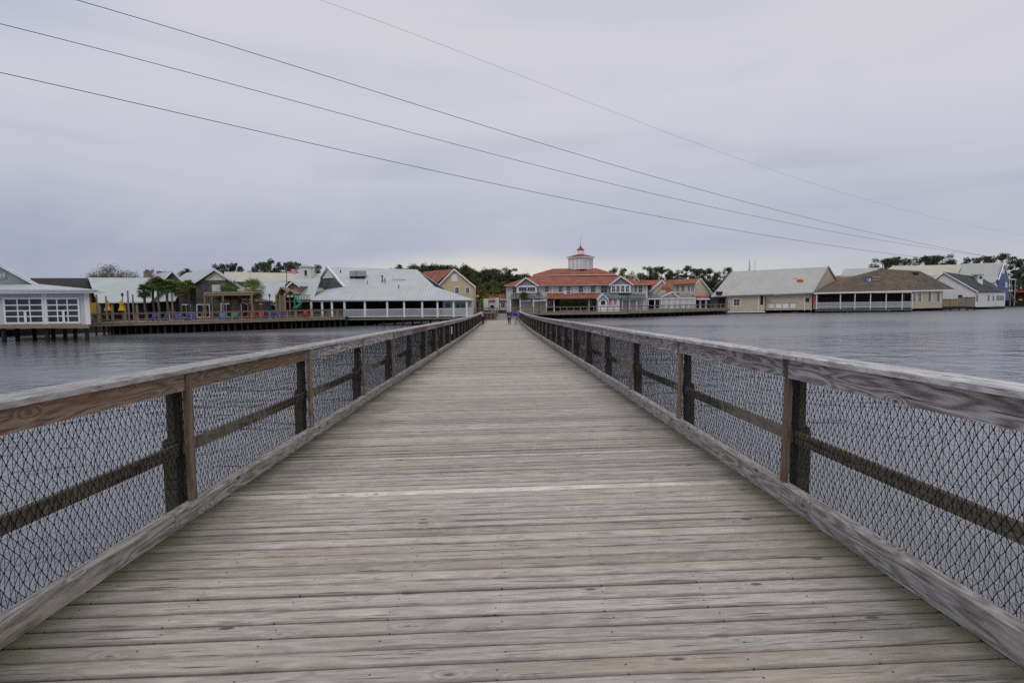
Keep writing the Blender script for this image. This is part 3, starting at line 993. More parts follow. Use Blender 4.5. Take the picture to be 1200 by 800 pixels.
m.build('roof', M['metal_white'], A)
pboxp(A, 'eave_board', -90, 339.6, 115, 343.2, Y - 0.86, 0.06, 'white')
pboxp(A, 'soffit', -90, 343.0, 114, 343.6, Y - 0.78, 1.2, 'white')
gw = MB(); gw.solid([W(-120, 334, Y + 4.2), W(46, 334, Y + 4.2), W(-31, 292.5, Y + 4.2)], (-5, 6, 0))
gw.build('gable_wall', M['tealgrey'], A)
gable_front(A, (-112, 335), (-31, 290.5), (49, 334), Y + 4.1, 8, 'metal_white', tw=0.34, over=0.45, sh=-0.86)
for (x0, y0, x1, y1) in ((8, 350.5, 49.5 - 0.5, 377.6), (56.5, 350.5, 91, 377)):
    d = pw(A, x0, y0, x1, y1, Y, 3, 4, 0.2, name='garage_door', bar=0.13)
pboxp(A, 'door_post', 28.6, 365, 30.6, 379, Y - 0.13, 0.035, 'white'); pboxp(A, 'door_post', 73.5, 364, 75.3, 378, Y - 0.13, 0.035, 'white')
for px, Yp in ((4, Y + 0.2), (55, Y + 0.2), (101.5, Y + 0.2), (20, Y + 4), (62, Y + 4), (88, Y + 5), (40, Y + 8), (76, Y + 9)):
    p = W(px, 386, Yp); q = W(px, 386, Y)
    m = MB(); m.tube([(p.x, Yp, WATER - 1), (p.x, Yp, W(50, 384.4, Y).z)], 0.21, 10); m.build('pile', M['pile'], A)
for px, mt in ((26.5, 'yellow'), (39.5, 'yellow'), (43.0, 'yellow'), (47.5, 'yellow')):
    pass
def text_mesh(txt, size, depth):
    cu = bpy.data.curves.new('lettering', 'FONT'); cu.body = txt; cu.size = size; cu.extrude = depth
    cu.align_x = 'LEFT'
    ob = bpy.data.objects.new('lettering', cu); COL.objects.link(ob)
    bpy.context.view_layer.update()
    dg = bpy.context.evaluated_depsgraph_get()
    me = bpy.data.meshes.new_from_object(ob.evaluated_get(dg))
    bpy.data.objects.remove(ob)
    return me
def put_text(name, txt, size, loc, mat, parent, shear=0.0, rx=90, rz=0):
    me = text_mesh(txt, size, 0.02)
    if shear:
        for v in me.vertices: v.co.x += v.co.y * shear
    me.materials.clear(); me.materials.append(M[mat])
    o = bpy.data.objects.new(name, me); COL.objects.link(o)
    off = Vector((0, 0, 0)); p = parent
    while p is not None: off += p.location; p = p.parent
    o.location = Vector(loc) - off; o.rotation_euler = (R(rx), 0, R(rz)); o.parent = parent
    return o
sg = thing('gable_sign', 'white script lettering with a yellow underline on the teal grey gable', 'sign', W(2, 324.5, Y + 4.12))
put_text('letter', 'n', 0.95, W(-2.9, 325.2, Y + 4.12), 'white', sg, 0.25)
put_text('letter', 's', 0.95, W(2.4, 324.2, Y + 4.12), 'white', sg, 0.25)
m = MB(); m.pslab([(-4, 327.2, Y + 4.1), (7.6, 325.0, Y + 4.1), (7.6, 325.7, Y + 4.1), (-4, 328.2, Y + 4.1)], 0.05); m.build('underline', M['yellow'], sg)

# ================================================================== B: low dark brown roof behind it
B = thing('low_building', 'low building with a dark brown roof behind the grey pavilion', 'building', base(70, 96))
pboxp(B, 'wall', 20, 336, 106, 366, 96.5, 10, 'tan_shingle')
pquad(B, 'roof', [(30, 337, 95), (106, 337, 95), (102, 325.8, 104), (36, 325.8, 104)], 'darkbrown_roof', 0.25)
pboxp(B, 'door', 106.2, 354.5, 112.8, 368, 96.0, 0.4, 'ochre')

# ================================================================== C: long pale green metal roof
C_ = thing('dining_hall', 'long open-fronted dining hall with a pale green metal roof and brick chimney', 'building', base(145, 92))
pquad(C_, 'roof', [(114, 354.3, 88), (176, 353.3, 88), (206, 325.7, 97), (103, 325.2, 97)], 'metal_green', 0.2)
pquad(C_, 'roof', [(103, 325.2, 97.02), (206, 325.7, 97.02), (206, 340, 108), (103, 340, 108)], 'metal_green', 0.2)
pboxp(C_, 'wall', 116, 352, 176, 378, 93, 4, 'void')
pboxp(C_, 'eave_board', 114, 353.8, 176, 355.2, 87.95, 0.05, 'white')
for px in (116, 131, 146, 160): pboxp(C_, 'post', px, 354.5, px + 1.3, 378, 88.2, 0.17, 'dock_grey')
ch = MB(); ch.pbox(168.8, 317.5, 174, 332, 98, 0.9); ch = ch.build('chimney', M['brick'], C_)
pboxp(ch, 'chimney_pot', 170.2, 316.0, 172.6, 317.5, 98.1, 0.4, 'tile_red')

# ================================================================== D: shingled grey house with two gables
Dk = thing('shingled_house', 'grey cedar shingled house with two front gables, yellow gable trim and white-framed openings', 'building', base(230, 90))
Y = 90.0
pblk(Dk, 'wing', [(158, 353), (206, 353), (206, 378), (158, 378)], Y + 1.0, 6, 'cedar')
pquad(Dk, 'wing_roof', [(160, 354.2, Y - 0.2), (205, 352.2, Y - 0.2), (214, 337, Y + 5), (176, 329, Y + 7)], 'metal_white', 0.15)
gable_wall(Dk, (188, 334), (203.5, 318), (217, 332), 352, Y + 3, 8, 'cedar', sh=-0.8)
gable_front(Dk, (184, 338), (203.5, 317.6), (219, 333), Y + 2.9, 8, 'metal_white', tw=0.22, sh=-0.95)
gable_wall(Dk, (224, 332.5), (252.8, 315.6), (283, 336), 378, Y, 10, 'cedar', 0.7, sh=-0.6)
gable_front(Dk, (213, 341.5), (252.8, 315.2), (286, 337.5), Y, 12, 'metal_white', tw=0.3, over=0.5, sh=-0.95)
pblk(Dk, 'gable_panel', [(242, 327.2), (263.5, 327.2), (252.8, 319.6)], Y - 0.05, 0.04, 'offwhite')
pquad(Dk, 'gable_beam', [(240.5, 328.6, Y - 0.09), (264.5, 328.6, Y - 0.09), (264.5, 327.1, Y - 0.09), (240.5, 327.1, Y - 0.09)], 'yellow_sid', 0.06)
for s_ in ((241, 327, 252.8, 318.6), (264, 327, 252.8, 318.6)):
    m = MB(); m.bar(W(s_[0], s_[1], Y - 0.1), W(s_[2], s_[3], Y - 0.1), 0.06, 0.14); m.build('gable_beam', M['yellow_sid'], Dk)
pboxp(Dk, 'shutter', 248.5, 333.5, 258, 341.5, Y - 0.05, 0.05, 'offwhite')
for (x0, x1) in ((214.5, 222.5), (232, 245)):
    pw(Dk, x0, 357.3, x1, 371, Y, 2, 1, 0.13, glass='void')
for (x0, x1) in ((260.5, 270.5), (284, 296.5)):
    pw(Dk, x0, 356.5, x1, 371, Y, 2, 1, 0.13, glass='void')
pboxp(Dk, 'door', 175, 353.2, 183.5, 378, Y + 0.95, 0.08, 'void'); pboxp(Dk, 'door', 189.5, 353.5, 194.5, 378, Y + 0.95, 0.08, 'void')
pblk(Dk, 'wing', [(206, 346), (216, 339), (233, 336), (233, 378), (206, 378)], Y + 1.6, 6, 'cedar')
# right hand low wing
pblk(Dk, 'wing', [(283, 350), (300, 353), (300, 378), (283, 378)], Y + 0.5, 8, 'cedar')

# ================================================================== E: cream roof hall, cupola, grey roofs
E = thing('long_hall', 'long hall with a cream metal roof and a white cupola behind the shingled house', 'building', base(320, 108))
pboxp(E, 'wall', 262, 329, 385, 368, 108, 16, 'cedar')
pquad(E, 'roof', [(258, 341, 106), (392, 343, 106), (385, 320.8, 115), (263, 318.4, 115)], 'metal_cream', 0.25)
cu = MB(); cu.pbox(350.2, 312.3, 363.6, 326.5, 112, 2.2); cu = cu.build('cupola', M['white_lap'], E)
pw(cu, 357.0, 316.5, 359.8, 323, 112, 1, 1, 0.08)
c0 = W(349, 312.6, 111.8); c1 = W(365, 312.6, 111.8); cp = W(357, 309.6, 113.1)
m = MB(); m.slab([c0, c1, cp], 0.05); m.slab([(c0.x, 114.5, c0.z), c0, cp], 0.05); m.slab([c1, (c1.x, 114.5, c1.z), cp], 0.05); m.slab([(c1.x, 114.5, c1.z), (c0.x, 114.5, c0.z), cp], 0.05)
m.build('cupola_roof', M['metal_stone'], cu)
E2 = thing('play_cafe', 'low grey shingled building with a light grey metal roof and small white-trimmed dormer', 'building', base(335, 97))
pboxp(E2, 'wall', 303, 355, 366, 378, 97, 8, 'cedar')
pquad(E2, 'roof', [(302, 360, 96), (316, 358, 96), (332, 345, 99), (337, 330, 104.9), (304, 329, 104.9)], 'metal_grey', 0.15)
pquad(E2, 'roof', [(333, 351, 96), (367, 351, 96), (376, 326.5, 105), (348, 326.5, 105)], 'metal_grey', 0.15)
gable_wall(E2, (337.5, 335.5), (344, 330), (351, 335.5), 352, 97.5, 5, 'tan_shingle', 0.1)
gable_front(E2, (336, 336.5), (344, 329.6), (352, 335.6), 97.4, 6, 'metal_white', tw=0.22)
for x0, x1 in ((305, 309.5), (319.5, 327)): pw(E2, x0, 357.5, x1, 371, 97, 2, 2, 0.12, glass='void')

# ================================================================== F: white roofed restaurant
Fh = thing('waterside_restaurant', 'large waterside restaurant with a white metal roof, long porch and white balustrade', 'building', base(455, 95, WATER))
m = MB()
m.pslab([(403, 335.6, 98), (509.5, 335.6, 98), (488.4, 315.7, 106), (384, 312.6, 106)], 0.2)
rl, rr = W(384, 312.6, 106.02), W(488.4, 315.7, 106.02)
bl, br_ = W(403, 335.6, 98), W(509.5, 335.6, 98)
m.slab([rl, rr, (br_.x, 116, br_.z), (bl.x - 4, 116, bl.z)], 0.2)
m.build('roof', M['metal_white'], Fh)
m = MB()
m.pslab([(364.5, 351.6, 93), (557, 351.6, 93), (509.5, 335.62, 98), (403, 335.62, 98)], 0.15)
m.pslab([(364.5, 351.6, 93), (403, 335.62, 98), (365.5, 341.5, 114)], 0.15)
m.pslab([(557, 351.6, 93), (552, 350, 114), (509.6, 338, 112), (509.5, 335.62, 98)], 0.15)
m.build('porch_roof', M['metal_white'], Fh)
pboxp(Fh, 'eave_board', 364.5, 351.5, 556.8, 353.3, 92.95, 0.06, 'white')
# left gable end
m = MB(); m.pslab([(401.6, 335.6, 98.05), (384.6, 314.4, 105.6), (366.5, 341.2, 113.5)], 0.2); m.build('gable_wall', M['cedar'], Fh)
m = MB(); m.pslab([(391.0, 325.5, 102.2), (384.6, 316.3, 105.2), (377.6, 326.2, 108.2)], 0.04); m.build('gable_panel', M['offwhite'], Fh)
m = MB()
m.bar(W(403.6, 336.3, 97.8), W(383.6, 312.4, 105.8), 0.3, 0.34); m.bar(W(383.6, 312.4, 105.8), W(364.4, 343.5, 113.2), 0.3, 0.34)
m.build('rake_board', M['white'], Fh)
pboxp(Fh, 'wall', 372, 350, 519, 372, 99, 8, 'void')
pboxp(Fh, 'wall', 519, 350, 552, 372, 96.5, 9, 'white_lap')
for x0, x1, y0, y1 in ((522.5, 527.5, 355, 361), (534.8, 539, 355.8, 361.5), (540.8, 545, 355.8, 361.5)):
    pw(Fh, x0, y0, x1, y1, 96.5, 2, 1, 0.1)
fz = W(455, 371.8, 93.2).z
pboxp(Fh, 'porch_floor', 404, 371.6, 556, 375.2, 93.1, 5.8, 'dock_grey')
for px in (364.8, 377.5, 389, 403.7, 427.6, 453.8, 473.6, 494.8, 512.7, 531.5, 547):
    pboxp(Fh, 'porch_post', px - 0.8, 353.2, px + 0.8, 371.7, 93.25, 0.22, 'white')
m = MB()
m.pbox(404.6, 361.6, 553, 362.5, 93.26, 0.1); m.pbox(404.6, 370.1, 553, 370.9, 93.28, 0.08)
a = W(405, 362.5, 93.3); b = W(553, 370.1, 93.3)
n = 150
for i in range(n):
    x = a.x + (b.x - a.x) * (i + 0.5) / n
    m.box(x - 0.026, x + 0.026, 93.3, 93.34, b.z, a.z, tint=0.5)
m.build('balustrade', M['white'], Fh)
m = MB(); m.pbox(364.8, 362, 404, 371.5, 93.6, 0.04); m.build('porch_screen', M['cedar'], Fh)
for px in (406, 428, 450, 472, 494, 516, 540):
    p = W(px, 376, 93.6)
    m = MB(); m.tube([(p.x, 93.6, WATER - 1), (p.x, 93.6, fz - 0.4)], 0.17, 8); m.build('pile', M['pile'], Fh)
    m = MB(); m.tube([(p.x + 1, 97.6, WATER - 1), (p.x + 1, 97.6, fz - 0.4)], 0.17, 8); m.build('pile', M['pile'], Fh)
def rp(px, py):   # a point on the restaurant's upper roof
    t = (py - 335.6) / (314.2 - 335.6)
    return 98 + 8 * t
u = MB(); Yq = rp(418, 327) - 0.2
u.pbox(409.5, 317.2, 417.3, 323.8, Yq, 1.4); u.pbox(418.0, 316.9, 427, 323.6, Yq, 1.4)
ru = u.build('rooftop_unit', M['steel'], Fh)
u = MB()
for px in (410.5, 416.5, 419, 426): u.pbox(px - 0.25, 323.7, px + 0.25, 328, Yq + 0.1, 1.2)
u.pbox(409.2, 323.75, 427.3, 324.5, Yq + 0.02, 1.3); u.build('unit_stand', M['black'], ru)
for px, y0, y1, w_ in ((399, 317.5, 320.8, 1.2), (448, 323.5, 330, 1.6), (451.3, 327, 331.5, 1.0), (467.4, 334.8, 339, 1.0), (430.5, 330, 332.5, 0.8)):
    m = MB(); Yq = rp(px, y1) if y1 < 334 else 97.4
    p = W(px, y1, Yq); t_ = W(px, y0, Yq)
    m.tube([(p.x, Yq, p.z - 0.4), (p.x, Yq, t_.z)], w_ * 0.075, 8); m.lathe((p.x, Yq, t_.z - 0.02), [(w_ * 0.11, 0), (w_ * 0.11, 0.12), (0.02, 0.2)], 8)
    m.build('roof_vent', M['black'], Fh)
m = MB(); Yq = rp(468, 327)
m.bar(W(460.5, 327.3, Yq - 0.6), W(475, 327.6, Yq - 0.6), 0.05, 0.07)
for px in (460.6, 466, 471, 474.8): m.bar(W(px, 327.3, Yq - 0.6), W(px, 330.5, Yq - 0.4), 0.05, 0.05, (0, 1, 0))
m.bar(W(460.6, 323.5, Yq - 0.6), W(460.6, 328, Yq - 0.6), 0.04, 0.04, (0, 1, 0))
m.build('roof_rack', M['black'], Fh)

# ================================================================== G: sand coloured gabled house with orange roof
G = thing('sand_house', 'sand yellow gabled house with an orange tile roof behind the white-roofed restaurant', 'building', base(533, 122))
Y = 122
gable_wall(G, (512, 335.5), (532.3, 315.6), (556.5, 335.5), 368, Y, 14, 'yellow_sid', 0.4)
gable_front(G, (511, 337), (532.3, 315.2), (557.5, 336), Y, 2.5, 'tile', tw=0.3)
pquad(G, 'roof', [(512.5, 330.5, Y + 1), (531.5, 315.3, Y + 1.2), (497, 318.2, Y + 16), (480, 333, Y + 16)], 'tile', 0.2)
pboxp(G, 'vent_panel', 529.2, 321.5, 535.8, 330, Y - 0.06, 0.055, 'white')
for x0, x1 in ((533.6, 537.6), (546.2, 549.8)): pw(G, x0, 337, x1, 343.4, Y, 2, 2, 0.17)

# ================================================================== H: small white cottage at the landing
H = thing('landing_cottage', 'small white cottage with an orange roof at the end of the boardwalk', 'building', base(582, 138))
Y = 138
pboxp(H, 'wall', 566.5, 350, 596, 363.5, Y, 8, 'white_lap')
m = MB(); m.pslab([(585, 352.2, Y - 0.4), (597, 352.2, Y - 0.4), (596, 344.5, Y + 4), (585, 344.5, Y + 4)], 0.15); m.pslab([(572, 352, Y - 0.4), (580.6, 352, Y - 0.4), (580.6, 347.5, Y + 3), (573, 347.5, Y + 3)], 0.15)
m.build('roof', M['tile'], H)
pboxp(H, 'pier', 566.8, 350, 572.2, 363.5, Y - 0.5, 0.49, 'white'); pboxp(H, 'pier', 580.7, 348.5, 584.6, 363.5, Y - 0.6, 0.59, 'white')
pw(H, 587.2, 354.6, 591.5, 360, Y, 2, 2, 0.12); pw(H, 574.5, 357.5, 579, 362, Y, 1, 1, 0.12, glass='void')

# ================================================================== I: the big red roofed building
I = thing('red_roofed_pavilion', 'large two-storey white building with red tile roofs and a tall lantern cupola', 'building', base(676, 126))
Y = 126.0
pboxp(I, 'wall', 594, 333.4, 759, 366, Y, 20, 'offwhite')
m = MB()
m.pslab([(590.5, 334, Y - 0.9), (763, 332.8, Y - 0.9), (722, 322.6, Y + 7), (626, 322.6, Y + 7)], 0.25)
m.pslab([(590.5, 334, Y - 0.9), (626, 322.6, Y + 7), (612, 327, Y + 20), (590, 335, Y + 22)], 0.25)
m.pslab([(763, 332.8, Y - 0.9), (764, 334, Y + 22), (735, 326, Y + 20), (722, 322.6, Y + 7)], 0.25)
m.build('roof', M['tile'], I)
m = MB(); m.pbox(590.5, 333.4, 763, 334.7, Y - 0.95, 0.05); m.build('eave_board', M['white'], I)
m = MB(); m.pbox(627.5, 321.0, 720.5, 324.5, Y + 7.1, 12); m.build('clerestory', M['white'], I)
m = MB()
m.pslab([(624.5, 321.6, Y + 6.5), (723.5, 321.6, Y + 6.5), (699, 314.2, Y + 13), (648, 314.8, Y + 13)], 0.2)
m.pslab([(624.5, 321.6, Y + 6.5), (648, 314.8, Y + 13), (640, 321, Y + 20), (632, 323, Y + 21)], 0.2)
m.pslab([(723.5, 321.6, Y + 6.5), (712, 323, Y + 21), (706, 320, Y + 20), (699, 314.2, Y + 13)], 0.2)
m.build('upper_roof', M['tile'], I)
m = MB(); m.pbox(624.6, 321.5, 723.4, 323.1, Y + 6.2, 0.25); m.build('eave_board', M['white'], I)
# cupola: square, seen on its corner
cx = W(680.4, 308, 139).x; hw = W(695, 308, 139).x - cx
zt, zb = W(680, 302.6, 139).z, W(680, 316, 139).z
def diamond(mb, h, z0, z1, c=None):
    c = c or cx
    a = [(c - h, 139, z0), (c + h * 0.03, 139 - h, z0), (c + h, 139, z0), (c, 139 + h, z0)]
    mb.solid(a, (0, 0, z1 - z0))
m = MB(); diamond(m, hw, zb, zt); cup = m.build('cupola', M['white'], I)
m = MB()
for (xa, ya), (xb, yb) in (((cx - hw, 139), (cx, 139 - hw)), ((cx, 139 - hw), (cx + hw, 139))):
    dx, dy = xb - xa, yb - ya; n = Vector((dy, -dx, 0)).normalized() * 0.05
    for k in (0.08, 0.36, 0.64, 0.92):
        p = Vector((xa + dx * k, ya + dy * k, zb)) + n
        m.bar(p, p + Vector((0, 0, zt - zb - 0.1)), 0.16, 0.1, (0, 1, 0))
    for k0, k1 in ((0.08, 0.36), (0.64, 0.92)):
        if xa >= cx - 0.01:
            p = Vector((xa + dx * k0, ya + dy * k0, zb + 0.5)) + n; q = Vector((xa + dx * k1, ya + dy * k1, zt - 0.25)) + n
            m.bar(p, q, 0.07, 0.08); m.bar(Vector((p.x, p.y, q.z)), Vector((q.x, q.y, p.z)), 0.07, 0.07)
m.build('lattice', M['greysid'], cup)
def pyr(mb, h, z0, h2, z1):
    b = [(cx - h, 139, z0), (cx, 139 - h, z0), (cx + h, 139, z0), (cx, 139 + h, z0)]
    t = [(cx - h2, 139, z1), (cx, 139 - h2, z1), (cx + h2, 139, z1), (cx, 139 + h2, z1)]
    for i in range(4):
        j = (i + 1) % 4
        mb.face([b[i], b[j], t[j], t[i]])
    mb.face(b[::-1]); mb.face(t)
he = W(697.4, 303, 139).x - cx
ppm = F / 139.0
m = MB(); pyr(m, he, zt + 0.25, 0.95, zt + 0.95); m.build('cupola_roof', M['tile_red'], cup)
m = MB(); diamond(m, he, zt, zt + 0.22); m.build('cupola_eave', M['white'], cup)
lz0, lz1 = zt + 0.9, W(680, 293, 139).z
m = MB()
for k in range(8):
    an = math.pi / 4 * k + 0.3
    m.tube([(cx + 0.72 * math.cos(an), 139 + 0.72 * math.sin(an), lz0), (cx + 0.72 * math.cos(an), 139 + 0.72 * math.sin(an), lz1)], 0.09, 6)
m.lathe((cx, 139, lz0), [(0.8, 0), (0.8, 0.35)], 8)
lan = m.build('lantern', M['white'], I)
m = MB(); m.lathe((cx, 139, lz1), [(1.05, 0), (0.9, 0.12), (0.42, 0.45), (0.1, 1.0), (0.05, 1.3)], 8); m.build('lantern_roof', M['tile_red'], lan)
m = MB(); m.tube([(cx, 139, lz1 + 1.1), (cx, 139, W(680, 276.5, 139).z)], [0.06, 0.02], 6); m.build('spire', M['steel'], lan)
# left gable bay
gable_wall(I, (604.5, 334.5), (616.2, 326), (630, 334.5), 350, Y - 1.3, 5, 'midgrey', 0.2)
gable_front(I, (603.5, 335.2), (616.2, 325.2), (630.8, 334.8), Y - 1.4, 9, 'tile', tw=0.24)
pboxp(I, 'bay', 605.5, 334.6, 629, 343.5, Y - 1.45, 0.14, 'white')
pw(I, 608, 336.4, 617, 341.2, Y - 1.46, 3, 1, 0.1); pw(I, 618, 336.4, 627, 341.2, Y - 1.46, 3, 1, 0.1)
# right gable bay
gable_wall(I, (714.5, 333), (727.2, 324.6), (740.5, 333), 344, Y - 1.3, 5, 'midgrey', 0.2)
gable_front(I, (713, 334.2), (727.2, 323.6), (741.5, 333.6), Y - 1.4, 9, 'tile', tw=0.24)
pboxp(I, 'bay', 715.6, 333.2, 739.4, 343.2, Y - 1.45, 0.14, 'white')
for x0 in (717.0, 722.3, 727.8, 733.3): pw(I, x0, 334.8, x0 + 3.6, 341.8, Y - 1.46, 2, 2, 0.08)
# upper storey windows and pale panels between them
for x0, x1, y0, y1 in ((600.6, 604.6, 336.5, 343.5), (638.4, 642.8, 335.6, 341.8), (655.0, 658.6, 335.4, 341.8), (664.4, 668.2, 335.2, 341.4), (678.2, 683.4, 334.8, 342.4), (692.5, 697.8, 334.6, 342.4), (704, 711.5, 334.8, 343), (743.5, 746.2, 334.8, 342.5), (748.4, 752.5, 334.6, 342.4)):
    pw(I, x0, y0, x1, y1, Y, 2, 2, 0.1)
for px in (607, 632, 647.6, 661.8, 672.5, 687.5, 700.7, 742, 757.5): pboxp(I, 'pilaster', px - 0.7, 334.6, px + 0.7, 349.8, Y - 0.1, 0.095, 'white')
m = MB(); m.pslab([(640.5, 349.8, Y - 3.2), (706, 349.2, Y - 3.2), (704, 343.2, Y - 0.05), (641, 343.6, Y - 0.05)], 0.18); m.build('awning_roof', M['tile'], I)
m = MB(); m.pslab([(597.5, 349.8, Y - 2.4), (640.3, 349.2, Y - 2.4), (633, 343.6, Y - 0.05), (600, 343.8, Y - 0.05)], 0.18); m.pslab([(706, 348.8, Y - 2.6), (757, 349, Y - 2.6), (757, 344, Y - 0.05), (708, 343.6, Y - 0.05)], 0.18)
m.build('grey_awning', M['grey_roof'], I)
pboxp(I, 'shop_front', 640, 350, 706, 365.5, Y - 0.2, 0.19, 'void'); pboxp(I, 'shop_front', 598, 350, 609, 365.5, Y - 0.2, 0.19, 'tan_shingle')
pboxp(I, 'shop_front', 610, 351.8, 640, 365.5, Y - 0.15, 0.14, 'offwhite')
m = MB(); m.pslab([(611, 352.6, Y - 2.6), (622, 352.2, Y - 2.6), (622, 349.4, Y - 0.4), (611, 349.4, Y - 0.4)], 0.12); m.pslab([(626, 352.4, Y - 2.6), (641, 351.8, Y - 2.6), (641, 349.2, Y - 0.4), (626, 349.6, Y - 0.4)], 0.12); m.build('white_awning', M['white'], I)
for px in (598.2, 609.6, 625.2, 640.3, 649.3, 690.3, 706): pboxp(I, 'awning_post', px - 0.6, 350.2, px + 0.6, 366, Y - 2.3, 0.18, 'white')
pw(I, 641.5, 353, 648, 359, Y - 0.21, 3, 2, 0.1); pw(I, 692.5, 352.5, 702, 358.5, Y - 0.21, 3, 2, 0.1)
bn = thing('banner', 'white banner with purple print hanging from the upper storey over the red awning', 'banner', W(665, 346, Y - 0.4))
pboxp(bn, 'cloth', 660.8, 340.9, 669.3, 346.3, Y - 0.5, 0.04, 'white'); pboxp(bn, 'print', 664, 341.5, 668.6, 343.8, Y - 0.53, 0.02, 'purple'); pboxp(bn, 'print', 661.6, 345.0, 668.5, 345.7, Y - 0.53, 0.02, 'purple')

# ================================================================== J: gabled shops right of it
J = thing('gabled_shop', 'shop wing with an orange roof and pale side gable joined to the red-roofed building', 'building', base(768, 140))
Y = 140
pboxp(J, 'wall', 756, 340, 780, 366, Y, 10, 'cream')
pquad(J, 'roof', [(761, 342, Y - 0.6), (776, 328.0, Y + 6), (752, 328.4, Y + 8), (740, 340, Y + 4)], 'tile', 0.2)
m = MB(); m.pslab([(760.4, 343.5, Y - 0.3), (768, 345, Y - 0.3), (779, 331.6, Y - 0.3), (775.4, 329.4, Y - 0.3)], 0.2); m.build('gable_wall', M['cream'], J)
m = MB(); m.bar(W(760, 342.2, Y - 0.7), W(776, 328.3, Y - 0.7), 0.3, 0.3); m.bar(W(776, 328.3, Y - 0.7), W(779.3, 332.6, Y - 0.7), 0.3, 0.3); m.build('rake_board', M['white'], J)
K = thing('gabled_shop', 'two-storey cream shop with an orange roof and a row of dormer windows', 'building', base(808, 142))
Y = 142
pquad(K, 'roof', [(768, 344.8, Y - 1), (797, 344, Y - 1), (820.4, 326.6, Y + 7), (779, 328.2, Y + 7)], 'tile', 0.2)
pboxp(K, 'wall', 772, 342, 814, 366, Y, 9, 'cream')
pboxp(K, 'dormer', 789.6, 332.2, 813.8, 345.6, Y - 0.9, 5, 'cream')
m = MB(); m.pslab([(787, 333.2, Y - 1.6), (814.5, 332, Y - 1.6), (820.6, 326.2, Y + 6.5), (792, 327.4, Y + 6.5)], 0.2); m.build('dormer_roof', M['tile'], K)
for x0 in (791.4, 797.8, 805.4, 809.8): pw(K, x0, 334.6, x0 + (4.6 if x0 < 800 else 3.2), 341.2, Y - 0.9, 2, 2, 0.12, glass='glass_pale')
m = MB(); m.pslab([(814.2, 366, Y - 0.9), (835, 366, Y + 6), (834, 345.5, Y + 6), (821, 327.2, Y + 2.6), (814.2, 333.5, Y - 0.9)], 0.3); m.build('gable_wall', M['beige'], K)
m = MB(); m.bar(W(820.8, 326.6, Y + 2.2), W(835, 344.3, Y + 5.6), 0.3, 0.34); m.build('rake_board', M['white'], K)
m = MB(); m.pslab([(818.6, 333.8, Y + 1.2), (821.6, 333.8, Y + 2.4), (821.6, 341, Y + 2.4), (818.6, 341, Y + 1.2)], 0.05); m.build('vent_panel', M['offwhite'], K)
pboxp(K, 'awning', 816.5, 346.8, 829.5, 348.4, Y - 1.6, 1.4, 'red')
pboxp(K, 'awning', 817, 349.6, 832, 351.2, Y - 2.6, 1.8, 'white')
pboxp(K, 'shop_front', 814.6, 350.6, 833, 365, Y - 1.0, 0.1, 'void')
for px in (819.5, 826.3): pboxp(K, 'shop_post', px, 351, px + 2.2, 365, Y - 1.2, 0.15, 'white')

# ================================================================== pavilions and kiosk on the right hand dock
def hip_pavilion(px0, px1, ye, yt, Y, label, back=None, dz=5.0, curtain=False, arch=False, mat='grey_roof'):
    root = thing('dock_shelter', label, 'shelter', base((px0 + px1) / 2, Y, DECK), 'hip-roofed shelters on the right-hand dock')
    a, b = W(px0, ye, Y), W(px1, ye, Y)
    t = W((px0 + px1) / 2, yt, Y + dz / 2)
    m = MB()
    c = [(a.x, Y, a.z), (b.x, Y, b.z), (b.x, Y + dz, b.z), (a.x, Y + dz, a.z)]
    for i in range(4): m.slab([c[i], c[(i + 1) % 4], t], 0.08)
    m.build('roof', M[mat], root)
    m = MB(); m.box(a.x, b.x, Y - 0.03, Y + 0.03, a.z - 0.32, a.z - 0.05); m.build('eave_board', M['white'], root)
    for f in (0.04, 0.35, 0.65, 0.96):
        x = a.x + (b.x - a.x) * f
        m = MB(); m.box(x - 0.09, x + 0.09, Y + 0.1, Y + 0.28, DECK, a.z - 0.06); m.build('post', M['white'], root)
    m = MB(); m.box(a.x + 0.1, b.x - 0.1, Y + dz - 0.3, Y + dz - 0.2, DECK, a.z - 0.06); m.build('back_wall', M['curtain'] if curtain else M['void'], root)
    if curtain:
        for f0, f1 in ((0.06, 0.33), (0.37, 0.63), (0.67, 0.94)):
            m = MB(); m.box(a.x + (b.x - a.x) * f0, a.x + (b.x - a.x) * f1, Y + 0.16, Y + 0.2, DECK + 0.05, a.z - 0.35); m.build('curtain', M['curtain'], root)
    if arch:
        m = MB()
        q = Y - 0.2
        m.bar((a.x, q, a.z), (t.x, q, t.z), 0.2, 0.22); m.bar((t.x, q, t.z), (b.x, q, b.z), 0.2, 0.22); m.build('rake_board', M['white'], root)
    return root
hip_pavilion(728.5, 756, 349.6, 342.6, 124, 'grey hip-roofed open shelter nearest the kiosk, with a dark interior')
hip_pavilion(751, 776.5, 349.4, 342.8, 127, 'grey hip-roofed open shelter, second from the kiosk, with a dark interior')
hip_pavilion(772.5, 795.5, 348.8, 342.0, 129, 'grey hip-roofed shelter with a white-edged front and white curtains', curtain=True, arch=True)
hip_pavilion(793.5, 816, 348.6, 343.0, 131, 'grey hip-roofed shelter with white curtains beside the red-awninged shop', curtain=True)
Kk = thing('kiosk', 'small white kiosk with a blue gable sign and pink posters in its windows', 'kiosk', base(712, 122, DECK))
Y = 122
pboxp(Kk, 'wall', 701, 349, 726, 366.5, Y, 4, 'white_lap')
gable_wall(Kk, (700.5, 351), (706.2, 345.3), (711.8, 351), 366.5, Y - 0.6, 1.5, 'white', 0.1)
gable_front(Kk, (699.6, 351.3), (706.2, 344.6), (712.6, 351.2), Y - 0.6, 3, 'metal_white', tw=0.2)
